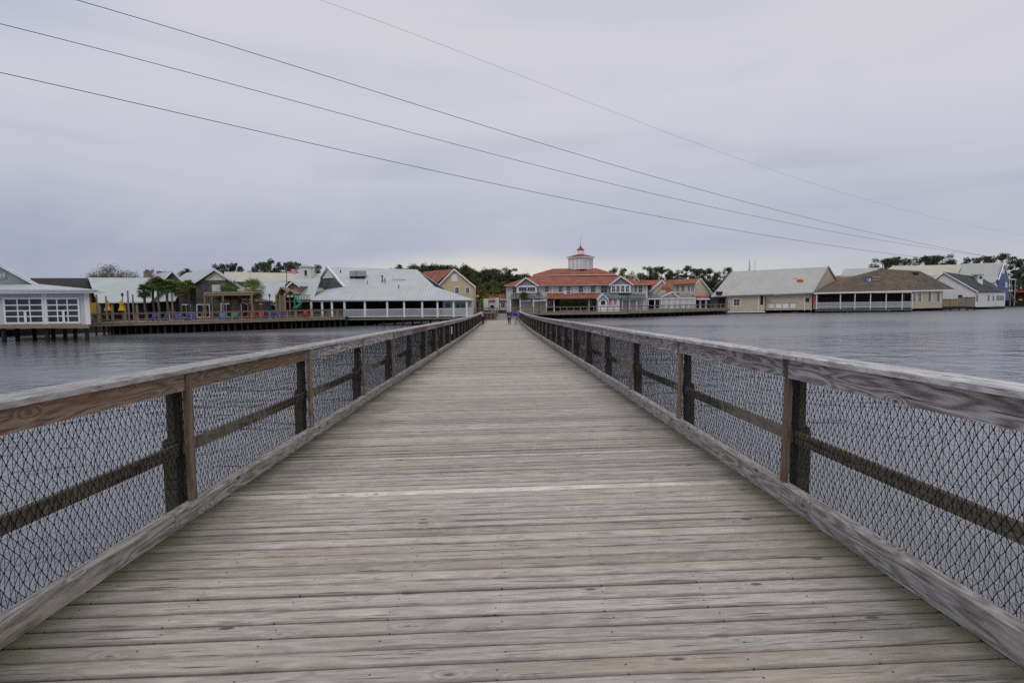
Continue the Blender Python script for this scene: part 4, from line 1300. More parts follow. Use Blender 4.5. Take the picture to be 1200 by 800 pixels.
pquad(Kk, 'roof', [(711.8, 349.8, Y - 0.4), (727.2, 349.2, Y - 0.4), (724, 344, Y + 3), (708, 344, Y + 3)], 'grey_roof', 0.12)
pw(Kk, 704.2, 352.2, 709.0, 357, Y - 0.6, 1, 1, 0.1, glass='void')
for x0 in (713.4, 719.0):
    w_ = pw(Kk, x0, 350.6, x0 + 3.6, 356.6, Y, 1, 1, 0.1, glass='glass_pale')
    pboxp(w_, 'poster', x0 + 0.5, 352.2, x0 + 3.1, 356, Y - 0.05, 0.015, 'pink')
sgn = thing('kiosk_sign', 'blue oval sign in the gable of the white kiosk', 'sign', W(706.2, 350, Y - 0.72))
m = MB(); c = W(706.2, 349.2, Y - 0.70)
m.solid([(c.x + 0.68 * math.cos(k * math.pi / 10), c.y, c.z + 0.34 * math.sin(k * math.pi / 10)) for k in range(20)], (0, 0.05, 0)); m.build('panel', M['signblue'], sgn)
m = MB(); m.box(c.x - 0.4, c.x + 0.4, c.y - 0.02, c.y, c.z - 0.05, c.z + 0.06); m.build('print', M['white'], sgn)

# ================================================================== L: beige boathouse
L_ = thing('beige_boathouse', 'beige boathouse with a broad stone-coloured metal roof standing at the water edge', 'building', base(910, 142, WATER))
Y = 142.0
pboxp(L_, 'wall', 897, 343.2, 951, 363.5, Y + 1.5, 12, 'beige')
pboxp(L_, 'wall', 852.8, 344.2, 896.5, 365.8, Y, 12, 'beige')
pboxp(L_, 'base_board', 852.4, 365.1, 897, 366.3, Y - 0.08, 1.6, 'white')
rL, rRr = W(857.5, 318.2, Y + 10), W(970.4, 312.4, Y + 10)
eLl, eRr = W(833, 347.6, Y + 0.6), W(952.6, 342.6, Y + 0.6)
m = MB()
m.slab([eLl, eRr, rRr, rL], 0.25)
bk = W(983.5, 334, Y + 19)
m.slab([rL, rRr, bk, (eLl.x + 8, Y + 19, bk.z)], 0.25)
m.build('roof', M['metal_stone'], L_)
m = MB()
pk = W(877, 323.6, Y + 7.4)
m.slab([W(850.5, 346.2, Y - 0.8), W(873, 345.4, Y - 0.8), pk], 0.2)
m.slab([W(850.5, 346.2, Y - 0.75), W(906.5, 344.4, Y - 0.75), pk], 0.2)
m.build('front_roof', M['metal_stone'], L_)
m = MB(); m.bar(W(850.5, 346.4, Y - 0.8), W(906.5, 344.6, Y - 0.8), 0.12, 0.2); m.bar(W(906.5, 345.2, Y + 0.5), W(953, 343.0, Y + 0.5), 0.12, 0.2); m.build('eave_board', M['steel'], L_)
gA, gB, gP = W(954.6, 342.3, Y + 1.6), W(983, 334.6, Y + 18.5), W(970.2, 313.2, Y + 10)
m = MB(); m.slab([gA, gP, gB, (gB.x, gB.y, LAND), (gA.x, gA.y, LAND)], 0.3); m.build('gable_wall', M['beige'], L_)
m = MB(); m.bar(W(952.8, 342.6, Y + 0.8), W(970.7, 312.2, Y + 9.8), 0.25, 0.3); m.bar(W(970.7, 312.2, Y + 9.8), W(984.4, 334.6, Y + 18.6), 0.25, 0.4); m.build('rake_board', M['steel'], L_)
pw(L_, 859.6, 350.6, 866.8, 357.8, Y, 2, 2, 0.2)
pboxp(L_, 'door', 891, 346.5, 894.6, 357, Y - 0.05, 0.05, 'void')
for px in (888.2, 942.3, 950.3): pboxp(L_, 'corner_trim', px, 344.8, px + 1.2, 364, (Y - 0.07) if px < 896 else Y + 1.43, 0.065, 'white')
pboxp(L_, 'door', 943.9, 349.2, 948.3, 353.8, Y + 1.45, 0.05, 'void')
pboxp(L_, 'wall_rail', 900, 354.6, 935, 355.4, Y + 1.42, 0.07, 'steel')
for k in range(4):
    x0 = 900.6 + k * 8.5
    pboxp(L_, 'wall_panel', x0, 355.9, x0 + 6.3, 361, Y + 1.4, 0.09, 'white')
pboxp(L_, 'wall_stripe', 899, 361.2, 950.5, 362.0, Y + 1.44, 0.05, 'offwhite')
pboxp(L_, 'side_vent', 840.2, 341.5, 846.8, 344.8, Y + 0.5, 0.8, 'void')
pboxp(L_, 'porch', 836, 346, 852.6, 365.6, Y + 1.8, 6, 'cedar'); pboxp(L_, 'door', 841.5, 350, 850, 362, Y + 1.75, 0.05, 'void')
m = MB(); p = W(884.5, 318, Y + 9.4); m.tube([(p.x, Y + 9.4, p.z), (p.x, Y + 9.4, W(884.5, 304.5, Y + 9.4).z)], 0.06, 5); m.build('antenna', M['steel'], L_)
for px in (858, 878, 896, 915, 935, 950):
    p = W(px, 366, Y + 1.8); m = MB(); m.tube([(p.x, Y + 1.8, WATER - 1), (p.x, Y + 1.8, W(px, 364, Y + 1.8).z)], 0.18, 8); m.build('pile', M['pile'], L_)
em = thing('roof_emblem', 'small red and orange painted emblem on the boathouse roof', 'sign', W(937, 330, Y + 5))
def lroof(px, py):   # point just above the boathouse roof
    n = (rRr - rL).cross(eRr - rL).normalized()
    d = ROT @ Vector(((px - 600) / F, -(py - 400) / F, -1.0)); o_ = Vector((0, 0, EYE))
    t = (rL - o_).dot(n) / d.dot(n)
    return o_ + d * t * 0.9993
def ellipse(mb, cx_, cy_, rx_, ry_, n=14): mb.slab([lroof(cx_ + rx_ * math.cos(2 * math.pi * k / n), cy_ + ry_ * math.sin(2 * math.pi * k / n)) for k in range(n)], 0.05)
m = MB(); ellipse(m, 937.5, 329.0, 4.3, 1.9); m.build('red_shape', M['emblem_red'], em)
m = MB(); m.slab([lroof(935.5, 327.4), lroof(938.5, 325.8), lroof(941.8, 326.6), lroof(941.4, 328)], 0.09); m.build('orange_shape', M['orange'], em)
m = MB(); ellipse(m, 938.5, 331.2, 3.0, 0.7); m.build('orange_shape', M['orange'], em)
m = MB(); ellipse(m, 932, 326, 1.1, 1.1, 10); m.build('dark_dot', M['black'], em)

# ================================================================== spire, far roofs
S = thing('church_spire', 'slim pale spire rising behind the boathouse roof', 'spire', base(878, 190))
p = W(878.2, 318, 190); m = MB(); m.lathe((p.x, 190, LAND), [(0.5, 0), (0.5, p.z - LAND - 1.5), (0.42, p.z - LAND), (0.06, W(878, 303.5, 190).z - LAND)], 8); m.build('tower', M['offwhite'], S)
O1 = thing('far_house', 'distant house with an orange roof showing between boathouse and porch building', 'building', base(995, 172))
pboxp(O1, 'wall', 978, 332, 1012, 358, 172, 8, 'cream'); pquad(O1, 'roof', [(976, 336, 171), (1016, 336, 171), (1006, 323.6, 178), (979, 324.6, 178)], 'tile', 0.2)
O2 = thing('far_hall', 'distant pale-roofed hall behind the orange-roofed house', 'building', base(1005, 190))
pboxp(O2, 'wall', 986, 322, 1030, 352, 190, 8, 'offwhite'); pquad(O2, 'roof', [(984, 326, 189), (1034, 326, 189), (1028, 313.6, 197), (989, 315, 197)], 'metal_stone', 0.2)
O3 = thing('far_hall', 'long hall with a plain cream roof behind the porch building and white cottage', 'building', base(1085, 182))
pboxp(O3, 'wall', 1030, 322, 1124, 352, 182, 9, 'offwhite'); pquad(O3, 'roof', [(1020, 328, 181), (1124, 326, 181), (1127, 310, 190), (1046, 311.6, 190)], 'metal_cream', 0.2)

# ================================================================== P: porch building with brown roof
P_ = thing('porch_building', 'low building with a brown shingle hip roof and a white-posted porch over the water', 'building', base(1030, 142, WATER))
Y = 142.0
e0, e1, e2 = W(953.5, 343, Y), W(1070.5, 340.2, Y), W(1120, 339.2, Y + 9)
q0, q1 = W(1032, 315, Y + 9), W(1078.5, 317.6, Y + 9)
m = MB()
m.slab([e0, e1, q1, q0], 0.25)
m.slab([e1, e2, q1], 0.25)
m.slab([e0, q0, (e0.x + 3, Y + 19, e0.z)], 0.25)
m.slab([q0, q1, e2, (e0.x + 3, Y + 19, e0.z)], 0.25)
m.build('roof', M['brown_roof'], P_)
m = MB(); m.bar(e0 + Vector((0, -0.05, -0.15)), e1 + Vector((0, -0.05, -0.15)), 0.06, 0.34); m.bar(e1 + Vector((0.05, -0.05, -0.15)), e2 + Vector((0, -0.05, -0.15)), 0.06, 0.34); m.build('eave_board', M['white'], P_)
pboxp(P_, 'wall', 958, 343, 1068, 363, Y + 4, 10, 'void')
m = MB(); c = [W(1069.3, 361.5, Y + 0.8), W(1104, 361, Y + 7)]
m.slab([(c[0].x, c[0].y, c[0].z), (c[1].x, c[1].y, c[0].z), (c[1].x, c[1].y, e1.z - 0.1), (c[0].x, c[0].y, e1.z - 0.1)], 0.3); m.build('wall', M['peach'], P_)
def onwall(px):
    # distance of the oblique right-hand wall at a photo column
    lo, hi = Y, Y + 8
    for _ in range(40):
        md = (lo + hi) / 2
        t = (md - c[0].y) / (c[1].y - c[0].y)
        x = c[0].x + (c[1].x - c[0].x) * t
        if x < W(px, 350, md).x: lo = md
        else: hi = md
    return (lo + hi) / 2 - 0.05
for px, w_, mt in ((1072.4, 1.3, 'signblue'), (1078.6, 1.5, 'signblue'), (1090.2, 1.5, 'glass'), (1100.3, 1.5, 'glass')):
    fr = MB(); fr.pslab([(px - w_ - 0.5, 341.6, onwall(px - w_)), (px + w_ + 0.5, 341.6, onwall(px + w_)), (px + w_ + 0.5, 353.6, onwall(px + w_)), (px - w_ - 0.5, 353.6, onwall(px - w_))], 0.04)
    fo = fr.build('window', M['white'], P_)
    fr = MB(); fr.pslab([(px - w_, 342.3, onwall(px - w_) - 0.05), (px + w_, 342.3, onwall(px + w_) - 0.05), (px + w_, 353.0, onwall(px + w_) - 0.05), (px - w_, 353.0, onwall(px - w_) - 0.05)], 0.03)
    fr.build('pane', M['glass_pale'] if mt != 'glass' else M['glass'], fo)
pboxp(P_, 'porch_floor', 955, 360.4, 1070, 362.6, Y + 0.3, 4, 'dock_grey')
pboxp(P_, 'floor_skirt', 955.2, 362.5, 1068, 364.4, Y + 0.5, 0.12, 'steel')
for px in (957, 985, 1002, 1020.3, 1038.6, 1057.5, 1069.2): pboxp(P_, 'porch_post', px - 0.7, 343.8, px + 0.7, 362.5, Y + 0.25, 0.24, 'white')
m = MB(); m.pbox(957, 353.6, 1069, 354.4, Y + 0.32, 0.1); m.pbox(957, 359.4, 1069, 360.1, Y + 0.34, 0.08)
a = W(957.5, 354.4, Y + 0.36); b = W(1068.5, 359.4, Y + 0.36)
for i in range(140):
    x = a.x + (b.x - a.x) * (i + 0.5) / 140
    m.box(x - 0.03, x + 0.03, Y + 0.36, Y + 0.4, b.z, a.z, tint=0.5)
m.build('balustrade', M['white'], P_)
pboxp(P_, 'door', 952.2, 346.4, 955, 353.6, Y + 0.7, 0.06, 'red')
pw(P_, 1059.5, 345, 1066.5, 353, Y + 3.95, 2, 1, 0.1)
m = MB(); m.pbox(1071.5, 319, 1076.5, 324, Y + 7, 0.8); m.build('roof_vent', M['black'], P_)
for px in (958, 975, 993, 1012, 1030, 1048, 1066):
    p = W(px, 364, Y + 0.7); m = MB(); m.tube([(p.x, Y + 0.7, WATER - 1), (p.x, Y + 0.7, W(px, 362.4, Y + 0.7).z)], 0.17, 8); m.build('pile', M['pile'], P_)
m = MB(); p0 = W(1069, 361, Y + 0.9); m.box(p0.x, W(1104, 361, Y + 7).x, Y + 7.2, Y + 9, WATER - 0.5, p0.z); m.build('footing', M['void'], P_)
rs = thing('roof_sign', 'small blue and orange billboard standing on the slope of the brown roof', 'sign', W(1021, 332, Y + 4))
pboxp(rs, 'panel', 1013.5, 323.4, 1031.6, 331.4, Y + 4.2, 0.12, 'sign_navy'); pboxp(rs, 'orange_panel', 1022.6, 323.8, 1031, 328.4, Y + 4.16, 0.035, 'orange')
pboxp(rs, 'print', 1023.2, 325.3, 1030.4, 326.9, Y + 4.13, 0.02, 'emblem_red'); pboxp(rs, 'print', 1018.6, 326.5, 1020.4, 329.6, Y + 4.16, 0.03, 'white'); pboxp(rs, 'print', 1015.6, 326.2, 1018.2, 329.4, Y + 4.16, 0.03, 'orange')
pboxp(rs, 'frame', 1013.2, 331.4, 1032, 331.9, Y + 4.15, 0.2, 'white')
for px in (1015, 1022, 1030): pboxp(rs, 'strut', px, 331.5, px + 0.5, 334.5, Y + 4.25, 0.08, 'steel')

# ================================================================== Q: fences and white cottage at the right
def board_fence(label, x0, x1, y0, y1, Y, mat, zlow):
    root = thing('board_fence', label, 'fence', W((x0 + x1) / 2, y1, Y), 'board fences by the white cottage')
    m = MB(); m.pbox(x0, y0, x1, y1, Y, 0.06); m.build('boards', M[mat], root)
    m = MB()
    for px in (x0, (x0 + x1) / 2, x1): m.pbox(px - 0.3, y0 - 0.5, px + 0.3, 362.5, Y - 0.12, 0.11)
    m.pbox(x0, y0, x1, y0 + 0.6, Y - 0.08, 0.07)
    m.build('fence_frame', M[mat], root)
board_fence('dark brown board fence between the porch building and the white cottage', 1104.5, 1121.8, 350.2, 359, 150, 'dock', 0)
board_fence('grey board fence against the white cottage wall', 1122.8, 1142.5, 347.8, 358.8, 151, 'dock_grey', 0)
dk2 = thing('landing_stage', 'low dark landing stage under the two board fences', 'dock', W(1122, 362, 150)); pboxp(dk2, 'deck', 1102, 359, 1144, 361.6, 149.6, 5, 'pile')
for px in (1104, 1114, 1124, 1134, 1142):
    p = W(px, 362, 150.1); m = MB(); m.tube([(p.x, 150.1, WATER - 1), (p.x, 150.1, W(px, 361, 150.1).z)], 0.16, 8); m.build('pile', M['pile'], dk2)
Q = thing('white_cottage', 'white cottage with a dark grey shingle roof and a small square roof cupola', 'building', base(1140, 156, WATER))
Y = 156.0
m = MB(); m.pblock([(1095, 359.5), (1143.2, 359.5), (1143.2, 341.2), (1106, 319.6), (1095, 327)], Y, 0.4); m.build('gable_wall', M['white_lap'], Q)
c0 = W(1143.2, 359.8, Y); c1 = W(1177.5, 359.0, Y + 8)
zt_ = W(1143.2, 341.4, Y).z
m = MB(); m.slab([c0, (c1.x, c1.y, c0.z), (c1.x, c1.y, zt_), (c0.x, c0.y, zt_)], 0.3); m.build('wall', M['white_lap'], Q)
m = MB(); m.slab([W(1106, 318.4, Y - 0.4), W(1146.6, 341.6, Y - 0.4), W(1179.5, 342.4, Y + 8), W(1150, 325, Y + 9)], 0.2); m.slab([W(1106, 318.5, Y - 0.42), W(1150, 325, Y + 9), W(1120, 330, Y + 12), W(1093, 328.5, Y - 0.4)], 0.2); m.build('roof', M['darkgrey_roof'], Q)
m = MB(); m.bar(W(1106, 319.4, Y - 0.45), W(1146.6, 342.4, Y - 0.45), 0.1, 0.3); m.bar(W(1106, 319.4, Y - 0.45), W(1093, 328.9, Y - 0.45), 0.1, 0.3); m.build('rake_board', M['white'], Q)
cq = MB(); cq.pbox(1145.6, 322.5, 1152.2, 334.5, Y + 4.5, 1.6); cq = cq.build('cupola', M['white'], Q)
pw(cq, 1147.2, 323.8, 1151, 326.6, Y + 4.5, 1, 1, 0.05, glass='void'); pboxp(cq, 'cupola_roof', 1144.8, 321.0, 1153, 322.5, Y + 4.3, 2.0, 'metal_stone')
def onq(px):
    lo, hi = Y - 1, Y + 9
    for _ in range(40):
        md = (lo + hi) / 2
        t = (md - c0.y) / (c1.y - c0.y); x = c0.x + (c1.x - c0.x) * t
        if x < W(px, 350, md).x: lo = md
        else: hi = md
    return (lo + hi) / 2 - 0.05
for px, w_, h_ in ((1145.2, 0.9, 353), (1158.6, 0.9, 352.5), (1164.2, 0.8, 352.2), (1172, 4.2, 352)):
    fr = MB(); fr.pslab([(px - w_, 342.5, onq(px - w_)), (px + w_, 342.5, onq(px + w_)), (px + w_, h_, onq(px + w_)), (px - w_, h_, onq(px - w_))], 0.04)
    wq = fr.build('window', M['glass'], Q)
    if w_ > 2:
        fr = MB()
        for k in (-0.6, -0.2, 0.2, 0.6): fr.pslab([(px + k * w_ - 0.22, 342.5, onq(px + k * w_) - 0.06), (px + k * w_ + 0.22, 342.5, onq(px + k * w_) - 0.06), (px + k * w_ + 0.22, h_, onq(px + k * w_) - 0.06), (px + k * w_ - 0.22, h_, onq(px + k * w_) - 0.06)], 0.03)
        fr.build('glazing_bar', M['offwhite'], wq)
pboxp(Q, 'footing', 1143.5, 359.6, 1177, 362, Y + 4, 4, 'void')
pw(Q, 1123, 346, 1127.2, 349.4, Y, 1, 1, 0.1, mat='black', glass='void')
T = thing('blue_gabled_hall', 'white-roofed hall with a bright blue gable end behind the white cottage', 'building', base(1155, 176))
Y = 176
pquad(T, 'roof', [(1118, 333, Y - 1), (1166, 331, Y - 1), (1176.6, 307.6, Y + 7), (1128, 309, Y + 7)], 'metal_stone', 0.25)
m = MB(); m.pslab([(1170.6, 352, Y - 0.5), (1182.5, 352, Y + 9), (1182.5, 331, Y + 9), (1176.8, 309.6, Y + 5), (1170.6, 327, Y - 0.5)], 0.4); m.build('gable_wall', M['blue_sid'], T)
m = MB(); m.bar(W(1176.8, 309, Y + 4.6), W(1183, 332, Y + 9), 0.25, 0.3); m.bar(W(1176.8, 309, Y + 4.6), W(1170.2, 328, Y - 0.8), 0.25, 0.25); m.build('rake_board', M['white'], T)
m = MB(); m.pslab([(1174.8, 315, Y + 3), (1177, 315, Y + 4.6), (1177, 320.5, Y + 4.6), (1174.8, 320.5, Y + 3)], 0.05); m.pslab([(1178.4, 330.5, Y + 5.6), (1180.4, 330.5, Y + 7), (1180.4, 337, Y + 7), (1178.4, 337, Y + 5.6)], 0.05); m.build('window', M['white'], T)
pboxp(T, 'wall', 1120, 331, 1168, 352, Y, 8, 'offwhite')
pquad(T, 'rake_panel', [(1123.4, 319.6, Y - 1.2), (1126.6, 313.6, Y + 1), (1127.2, 313.8, Y + 1), (1124.4, 319.8, Y - 1.2)], 'purple', 0.1)
V = thing('white_stair', 'white timber stair tower beside the blue gable', 'stair', base(1188, 178))
pboxp(V, 'frame', 1189, 326.5, 1190.6, 358, 178, 0.3, 'offwhite'); pboxp(V, 'frame', 1184, 326.5, 1190, 328, 178, 1.8, 'offwhite'); pboxp(V, 'frame', 1184, 328, 1185, 358, 178.1, 0.3, 'dock_grey')
m = MB(); m.bar(W(1184, 345, 178.3), W(1189.5, 354, 178.3), 1.0, 0.2); m.build('flight', M['dock_grey'], V)
U = thing('red_awning_stall', 'dark waterfront stall with a red awning at the right edge', 'stall', base(1205, 190, DECK))
pboxp(U, 'wall', 1191, 341, 1240, 358, 191, 6, 'void'); pboxp(U, 'awning', 1191, 340, 1240, 342.5, 189.4, 1.8, 'red'); pboxp(U, 'sign_board', 1194, 350, 1198, 352, 190.9, 0.08, 'yellow')
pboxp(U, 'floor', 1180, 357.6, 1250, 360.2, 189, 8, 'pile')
for px in (1182, 1188, 1194, 1200, 1206, 1214):
    p = W(px, 360, 189.2); m = MB(); m.tube([(p.x, 189.2, WATER - 1), (p.x, 189.2, W(px, 359.8, 189.2).z)], 0.2, 8); m.build('pile', M['pile'], U)

# ================================================================== shore docks
def dock(label, front, depth, zt, nposts, pile_step, railing=True, mat='dock', fascia=0.36):
    """front: list of (px, Y) along the dock edge; planked platform on piles with a railing"""
    pts = [Vector((W(px, 360, Y).x, Y, zt)) for px, Y in front]
    root = thing('shore_dock', label, 'dock', (pts[0].x, pts[0].y, WATER))
    m = MB()
    m.solid(pts + [p + Vector((0, depth, 0)) for p in reversed(pts)], (0, 0, -0.12)); m.build('platform', M['dock_grey'], root)
    L = [0]
    for a, b in zip(pts, pts[1:]): L.append(L[-1] + (b - a).length)
    def at(s):
        for i in range(len(pts) - 1):
            if s <= L[i + 1] + 1e-6:
                t = (s - L[i]) / (L[i + 1] - L[i]); return pts[i].lerp(pts[i + 1], t)
        return pts[-1]
    m = MB()
    for a, b in zip(pts, pts[1:]):
        f = Vector((0, -0.05, -0.12 - 0.003)); m.bar(a + Vector((0, -0.05, -0.11)), b + Vector((0, -0.05, -0.11)), 0.06, 0.2); m.bar(a + Vector((0, -0.02, -0.36)), b + Vector((0, -0.02, -0.36)), 0.08, 0.26)
    m.build('edge_beam', M['dock_grey'], root)
    T = L[-1]
    rnd = random.Random(len(label))
    k = 0; s = 0.4
    while s < T and k < 95:
        p = at(s)
        for dy in (0.55,) if k % 2 else (0.55, depth * 0.45):
            m = MB(); m.tube([(p.x, p.y + dy, WATER - 1), (p.x + rnd.gauss(0, 0.04), p.y + dy, zt - 0.48)], rnd.uniform(0.09, 0.16), 7, tint=rnd.random()); m.build('pile', M['pile'], root)
            k += 1
        s += pile_step * rnd.uniform(0.85, 1.15)
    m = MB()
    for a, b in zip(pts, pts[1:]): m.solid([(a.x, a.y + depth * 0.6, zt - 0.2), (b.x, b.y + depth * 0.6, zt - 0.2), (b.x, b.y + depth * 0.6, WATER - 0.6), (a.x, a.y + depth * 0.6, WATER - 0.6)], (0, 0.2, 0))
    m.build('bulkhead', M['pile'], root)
    if railing:
        h = 1.2
        for i in range(nposts + 1):
            p = at(T * i / nposts)
            m = MB(); m.box(p.x - 0.065, p.x + 0.065, p.y - 0.07, p.y + 0.06, zt - 0.42, zt + h - 0.025, tint=rnd.random()); m.build('rail_post', M[mat], root)
        for nm, z, w_, h_ in (('top_rail', h, 0.2, 0.05), ('upper_rail', h - 0.12, 0.05, 0.13), ('lower_rail', 0.33, 0.05, 0.11)):
            m = MB()
            for a, b in zip(pts, pts[1:]): m.bar(a + Vector((0, 0, z)), b + Vector((0, 0, z)), w_, h_)
            m.build(nm, M[mat], root)
    return root

dock('long brown railed dock on thin piles in front of the shingled house and palms', [(103, 73.5), (230, 78.5), (404, 91.5)], 6.5, -0.62, 26, 0.85)
dock('brown railed dock on piles in front of the red-roofed building and kiosk', [(601, 119), (640, 119), (735, 119.5)], 7, -0.95, 17, 1.5)
dock('grey railed dock on piles under the hip-roofed shelters', [(735, 119.7), (790, 126), (855, 139)], 8, -0.9, 18, 1.7, mat='dock_grey')
dock('brown railed landing between the sand yellow house and the cottage', [(556, 112), (583, 119)], 14, -1.0, 5, 1.5)

# ================================================================== trees
def leaf(mb, c, s, rnd, tint, flat=0.0):
    n = Vector((rnd.gauss(0, 1), rnd.gauss(0, 1), rnd.gauss(0, 1) + flat))
    if n.length < 1e-3: n = Vector((0, 0, 1))
    n.normalize()
    a = n.orthogonal().normalized(); b = n.cross(a)
    an = rnd.random() * 6.28
    a, b = a * math.cos(an) + b * math.sin(an), b * math.cos(an) - a * math.sin(an)
    l, w = s * rnd.uniform(0.6, 1.3), s * rnd.uniform(0.35, 0.7)
    mb.face([c - a * l, c - b * w, c + a * l, c + b * w], [(0, 0), (1, 0), (1, 1), (0, 1)], tint)


def tree_kind(kind, seed):
    """unit tree: height 1 m-scale H=12, returns (trunk mesh, crown mesh or None)"""
    rnd = random.Random(seed)
    H = 12.0
    tr, cr = MB(), MB()
    lean = Vector((rnd.gauss(0, 0.03), rnd.gauss(0, 0.03), 0))
    def tp(z): return Vector((lean.x * z + 0.12 * math.sin(z * 0.6 + seed), lean.y * z, z))
    top = H * (0.93 if kind == 'pine' else 0.8)
    n = 9
    tr.tube([tp(top * i / n) for i in range(n + 1)], [0.24 * (1 - 0.82 * i / n) + 0.02 for i in range(n + 1)], 7, tint=rnd.random())
    clumps = []
    if kind == 'pine':
        nb = 16
        for i in range(nb):
            z = H * (0.42 + 0.52 * i / nb) + rnd.gauss(0, 0.2)
            R_ = (1.0 + 2.0 * math.sin(math.pi * min(1, (1 - (z / H - 0.42) / 0.6)))) * rnd.uniform(0.5, 1.15)
            an = i * 2.4 + rnd.gauss(0, 0.4)
            e = tp(z) + Vector((math.cos(an) * R_, math.sin(an) * R_, rnd.uniform(0.2, 0.9)))
            tr.tube([tp(z - 0.3), tp(z).lerp(e, 0.5) + Vector((0, 0, -0.1)), e], [0.07, 0.045, 0.02], 5)
            clumps.append((e, rnd.uniform(0.85, 1.35), 0.68))
            if rnd.random() < 0.75: clumps.append((tp(z).lerp(e, 0.55) + Vector((rnd.gauss(0, 0.3), rnd.gauss(0, 0.3), 0.25)), rnd.uniform(0.6, 1.0), 0.75))
        clumps.append((tp(H * 0.95), 0.8, 0.7))
        nl, ls = 120, 0.19
    elif kind in ('oak', 'spring'):
        for i in range(26):
            an = rnd.random() * 6.28; u = rnd.random()
            z = H * (0.3 + 0.66 * u)
            R_ = (3.2 * math.sin(math.pi * min(0.97, 0.12 + 0.85 * u)) ** 0.7) * rnd.uniform(0.35, 1.0)
            e = Vector((math.cos(an) * R_, math.sin(an) * R_, z))
            s_ = tp(min(z * 0.7, top))
            tr.tube([s_, s_.lerp(e, 0.6) + Vector((0, 0, 0.3)), e], [0.1, 0.06, 0.02], 5)
            clumps.append((e, rnd.uniform(0.8, 1.5), 0.72))
        nl, ls = 110, 0.19
    elif kind == 'bare':
        def br(p, d, L, r, dep):
            q = p + d * L
            mid = p.lerp(q, 0.5) + Vector((rnd.gauss(0, .06), rnd.gauss(0, .06), rnd.gauss(0, .06))) * L
            tr.tube([p, mid, q], [r, r * 0.8, r * 0.6], 4, cap=False)
            if dep == 0:
                for _ in range(16):
                    c = q + Vector((rnd.gauss(0, .5), rnd.gauss(0, .5), rnd.gauss(0, .4)))
                    leaf(cr, c, 0.12, rnd, rnd.random())
                return
            for _ in range(3 if dep > 1 else 4):
                dd = (d + Vector((rnd.gauss(0, .55), rnd.gauss(0, .55), rnd.gauss(0.12, .35)))).normalized()
                br(q, dd, L * rnd.uniform(0.62, 0.85), r * 0.6, dep - 1)
        for _ in range(5):
            br(tp(H * 0.28), Vector((rnd.gauss(0, .7), rnd.gauss(0, .7), 1)).normalized(), H * 0.2, 0.16, 4)
        return tr, cr
    elif kind == 'shrub':
        tr = MB(); tr.tube([(0, 0, 0), (0.1, 0, 5)], [0.2, 0.08], 6)
        for i in range(34):
            v = Vector((rnd.gauss(0, 1), rnd.gauss(0, 1), rnd.gauss(0, 1))).normalized() * rnd.uniform(0.4, 1)
            e = Vector((v.x * 4.6, v.y * 4.6, 5.8 + v.z * 5.0))
            tr.tube([(0, 0, 2.5), (e.x * 0.5, e.y * 0.5, 2.5 + (e.z - 2.5) * 0.6), e], [0.12, 0.07, 0.03], 4)
            clumps.append((e, rnd.uniform(1.2, 2.0), 0.8))
        nl, ls = 90, 0.34
    for c, rad, fl in clumps:
        base_t = rnd.uniform(0.0, 0.55)
        for _ in range(int(nl * rad)):
            v = Vector((rnd.gauss(0, 1), rnd.gauss(0, 1), rnd.gauss(0, 1)))
            v = v.normalized() * (rnd.random() ** 0.45) * rad * rnd.uniform(0.75, 1.12)
            v.z *= fl
            leaf(cr, c + v, ls, rnd, min(1, base_t + rnd.uniform(0, 0.45)), 0.6)
    return tr, cr

PROTO = {}
def tree(name, label, cat, kind, leafmat, px, ytop, wpx, Y, group, var=None, zb=LAND):
    var = random.randrange(3) if var is None else var
    key = (kind, leafmat, var)
    p = W(px, 360, Y); top = W(px, ytop, Y).z
    root = thing(name, label, cat, (p.x, Y, zb), group)
    nat = {'pine': 6.2, 'oak': 7.4, 'spring': 7.4, 'bare': 11.0, 'shrub': 10.5}[kind]
    sz = (top - zb) / (10.9 if kind == 'shrub' else 11.0 if kind == 'bare' else 12.3)
    sw = (wpx * 1.3 / F * Y) / nat
    if key not in PROTO:
        tr, cr = tree_kind(kind, hash(kind) % 1 + var * 17 + len(kind) * 5)
        a = tr.build('trunk', M['bark']); b = cr.build('crown', M[leafmat])
        PROTO[key] = (a, b)
        pair = (a, b)
    else:
        pair = tuple(o.copy() for o in PROTO[key])
        for o in pair: COL.objects.link(o)
    for o in pair: o.parent = root
    root.scale = (sw, sw, sz)
    root.rotation_euler = (0, 0, random.random() * 6.28)
    return root

PL = lambda s: s
G1 = 'pines behind the shingled house and long hall'
for i, (px, y, w, lab) in enumerate((
    (178, 314.5, 9, 'small-topped pine beside the brick chimney'),
    (196, 315.6, 13, 'low dark pine crown just over the small shingled gable'),
    (222, 312.2, 15, 'leaning pine between the two shingled gables'),
    (258, 309.0, 15, 'dark pine rising behind the peak of the big shingled gable'),
    (269, 307.0, 14, 'ragged pine to the right of the big shingled gable'),
    (279, 305.5, 15, 'tallest pine above the left end of the cream roof'))):
    tree('pine_tree', lab, 'tree', 'pine', 'pine_leaf', px, y, w, 165, G1, i % 3)
for i, (px, y, w, Yt, k) in enumerate(((299, 311, 15, 150, 'oak'), (307, 304.5, 15, 168, 'pine'), (313, 305.5, 15, 160, 'oak'), (320, 303, 16, 166, 'pine'), (328, 304.5, 15, 158, 'oak'), (336, 305, 16, 170, 'pine'), (343, 306, 14, 158, 'oak'), (349, 304.2, 15, 168, 'pine'))):
    tree('evergreen_tree', 'dark evergreen in the close clump behind the cream-roofed hall and its flag', 'tree', k, 'pine_leaf' if k == 'pine' else 'oak_leaf', px, y, w, Yt, 'evergreens behind the cream-roofed hall', i % 3)
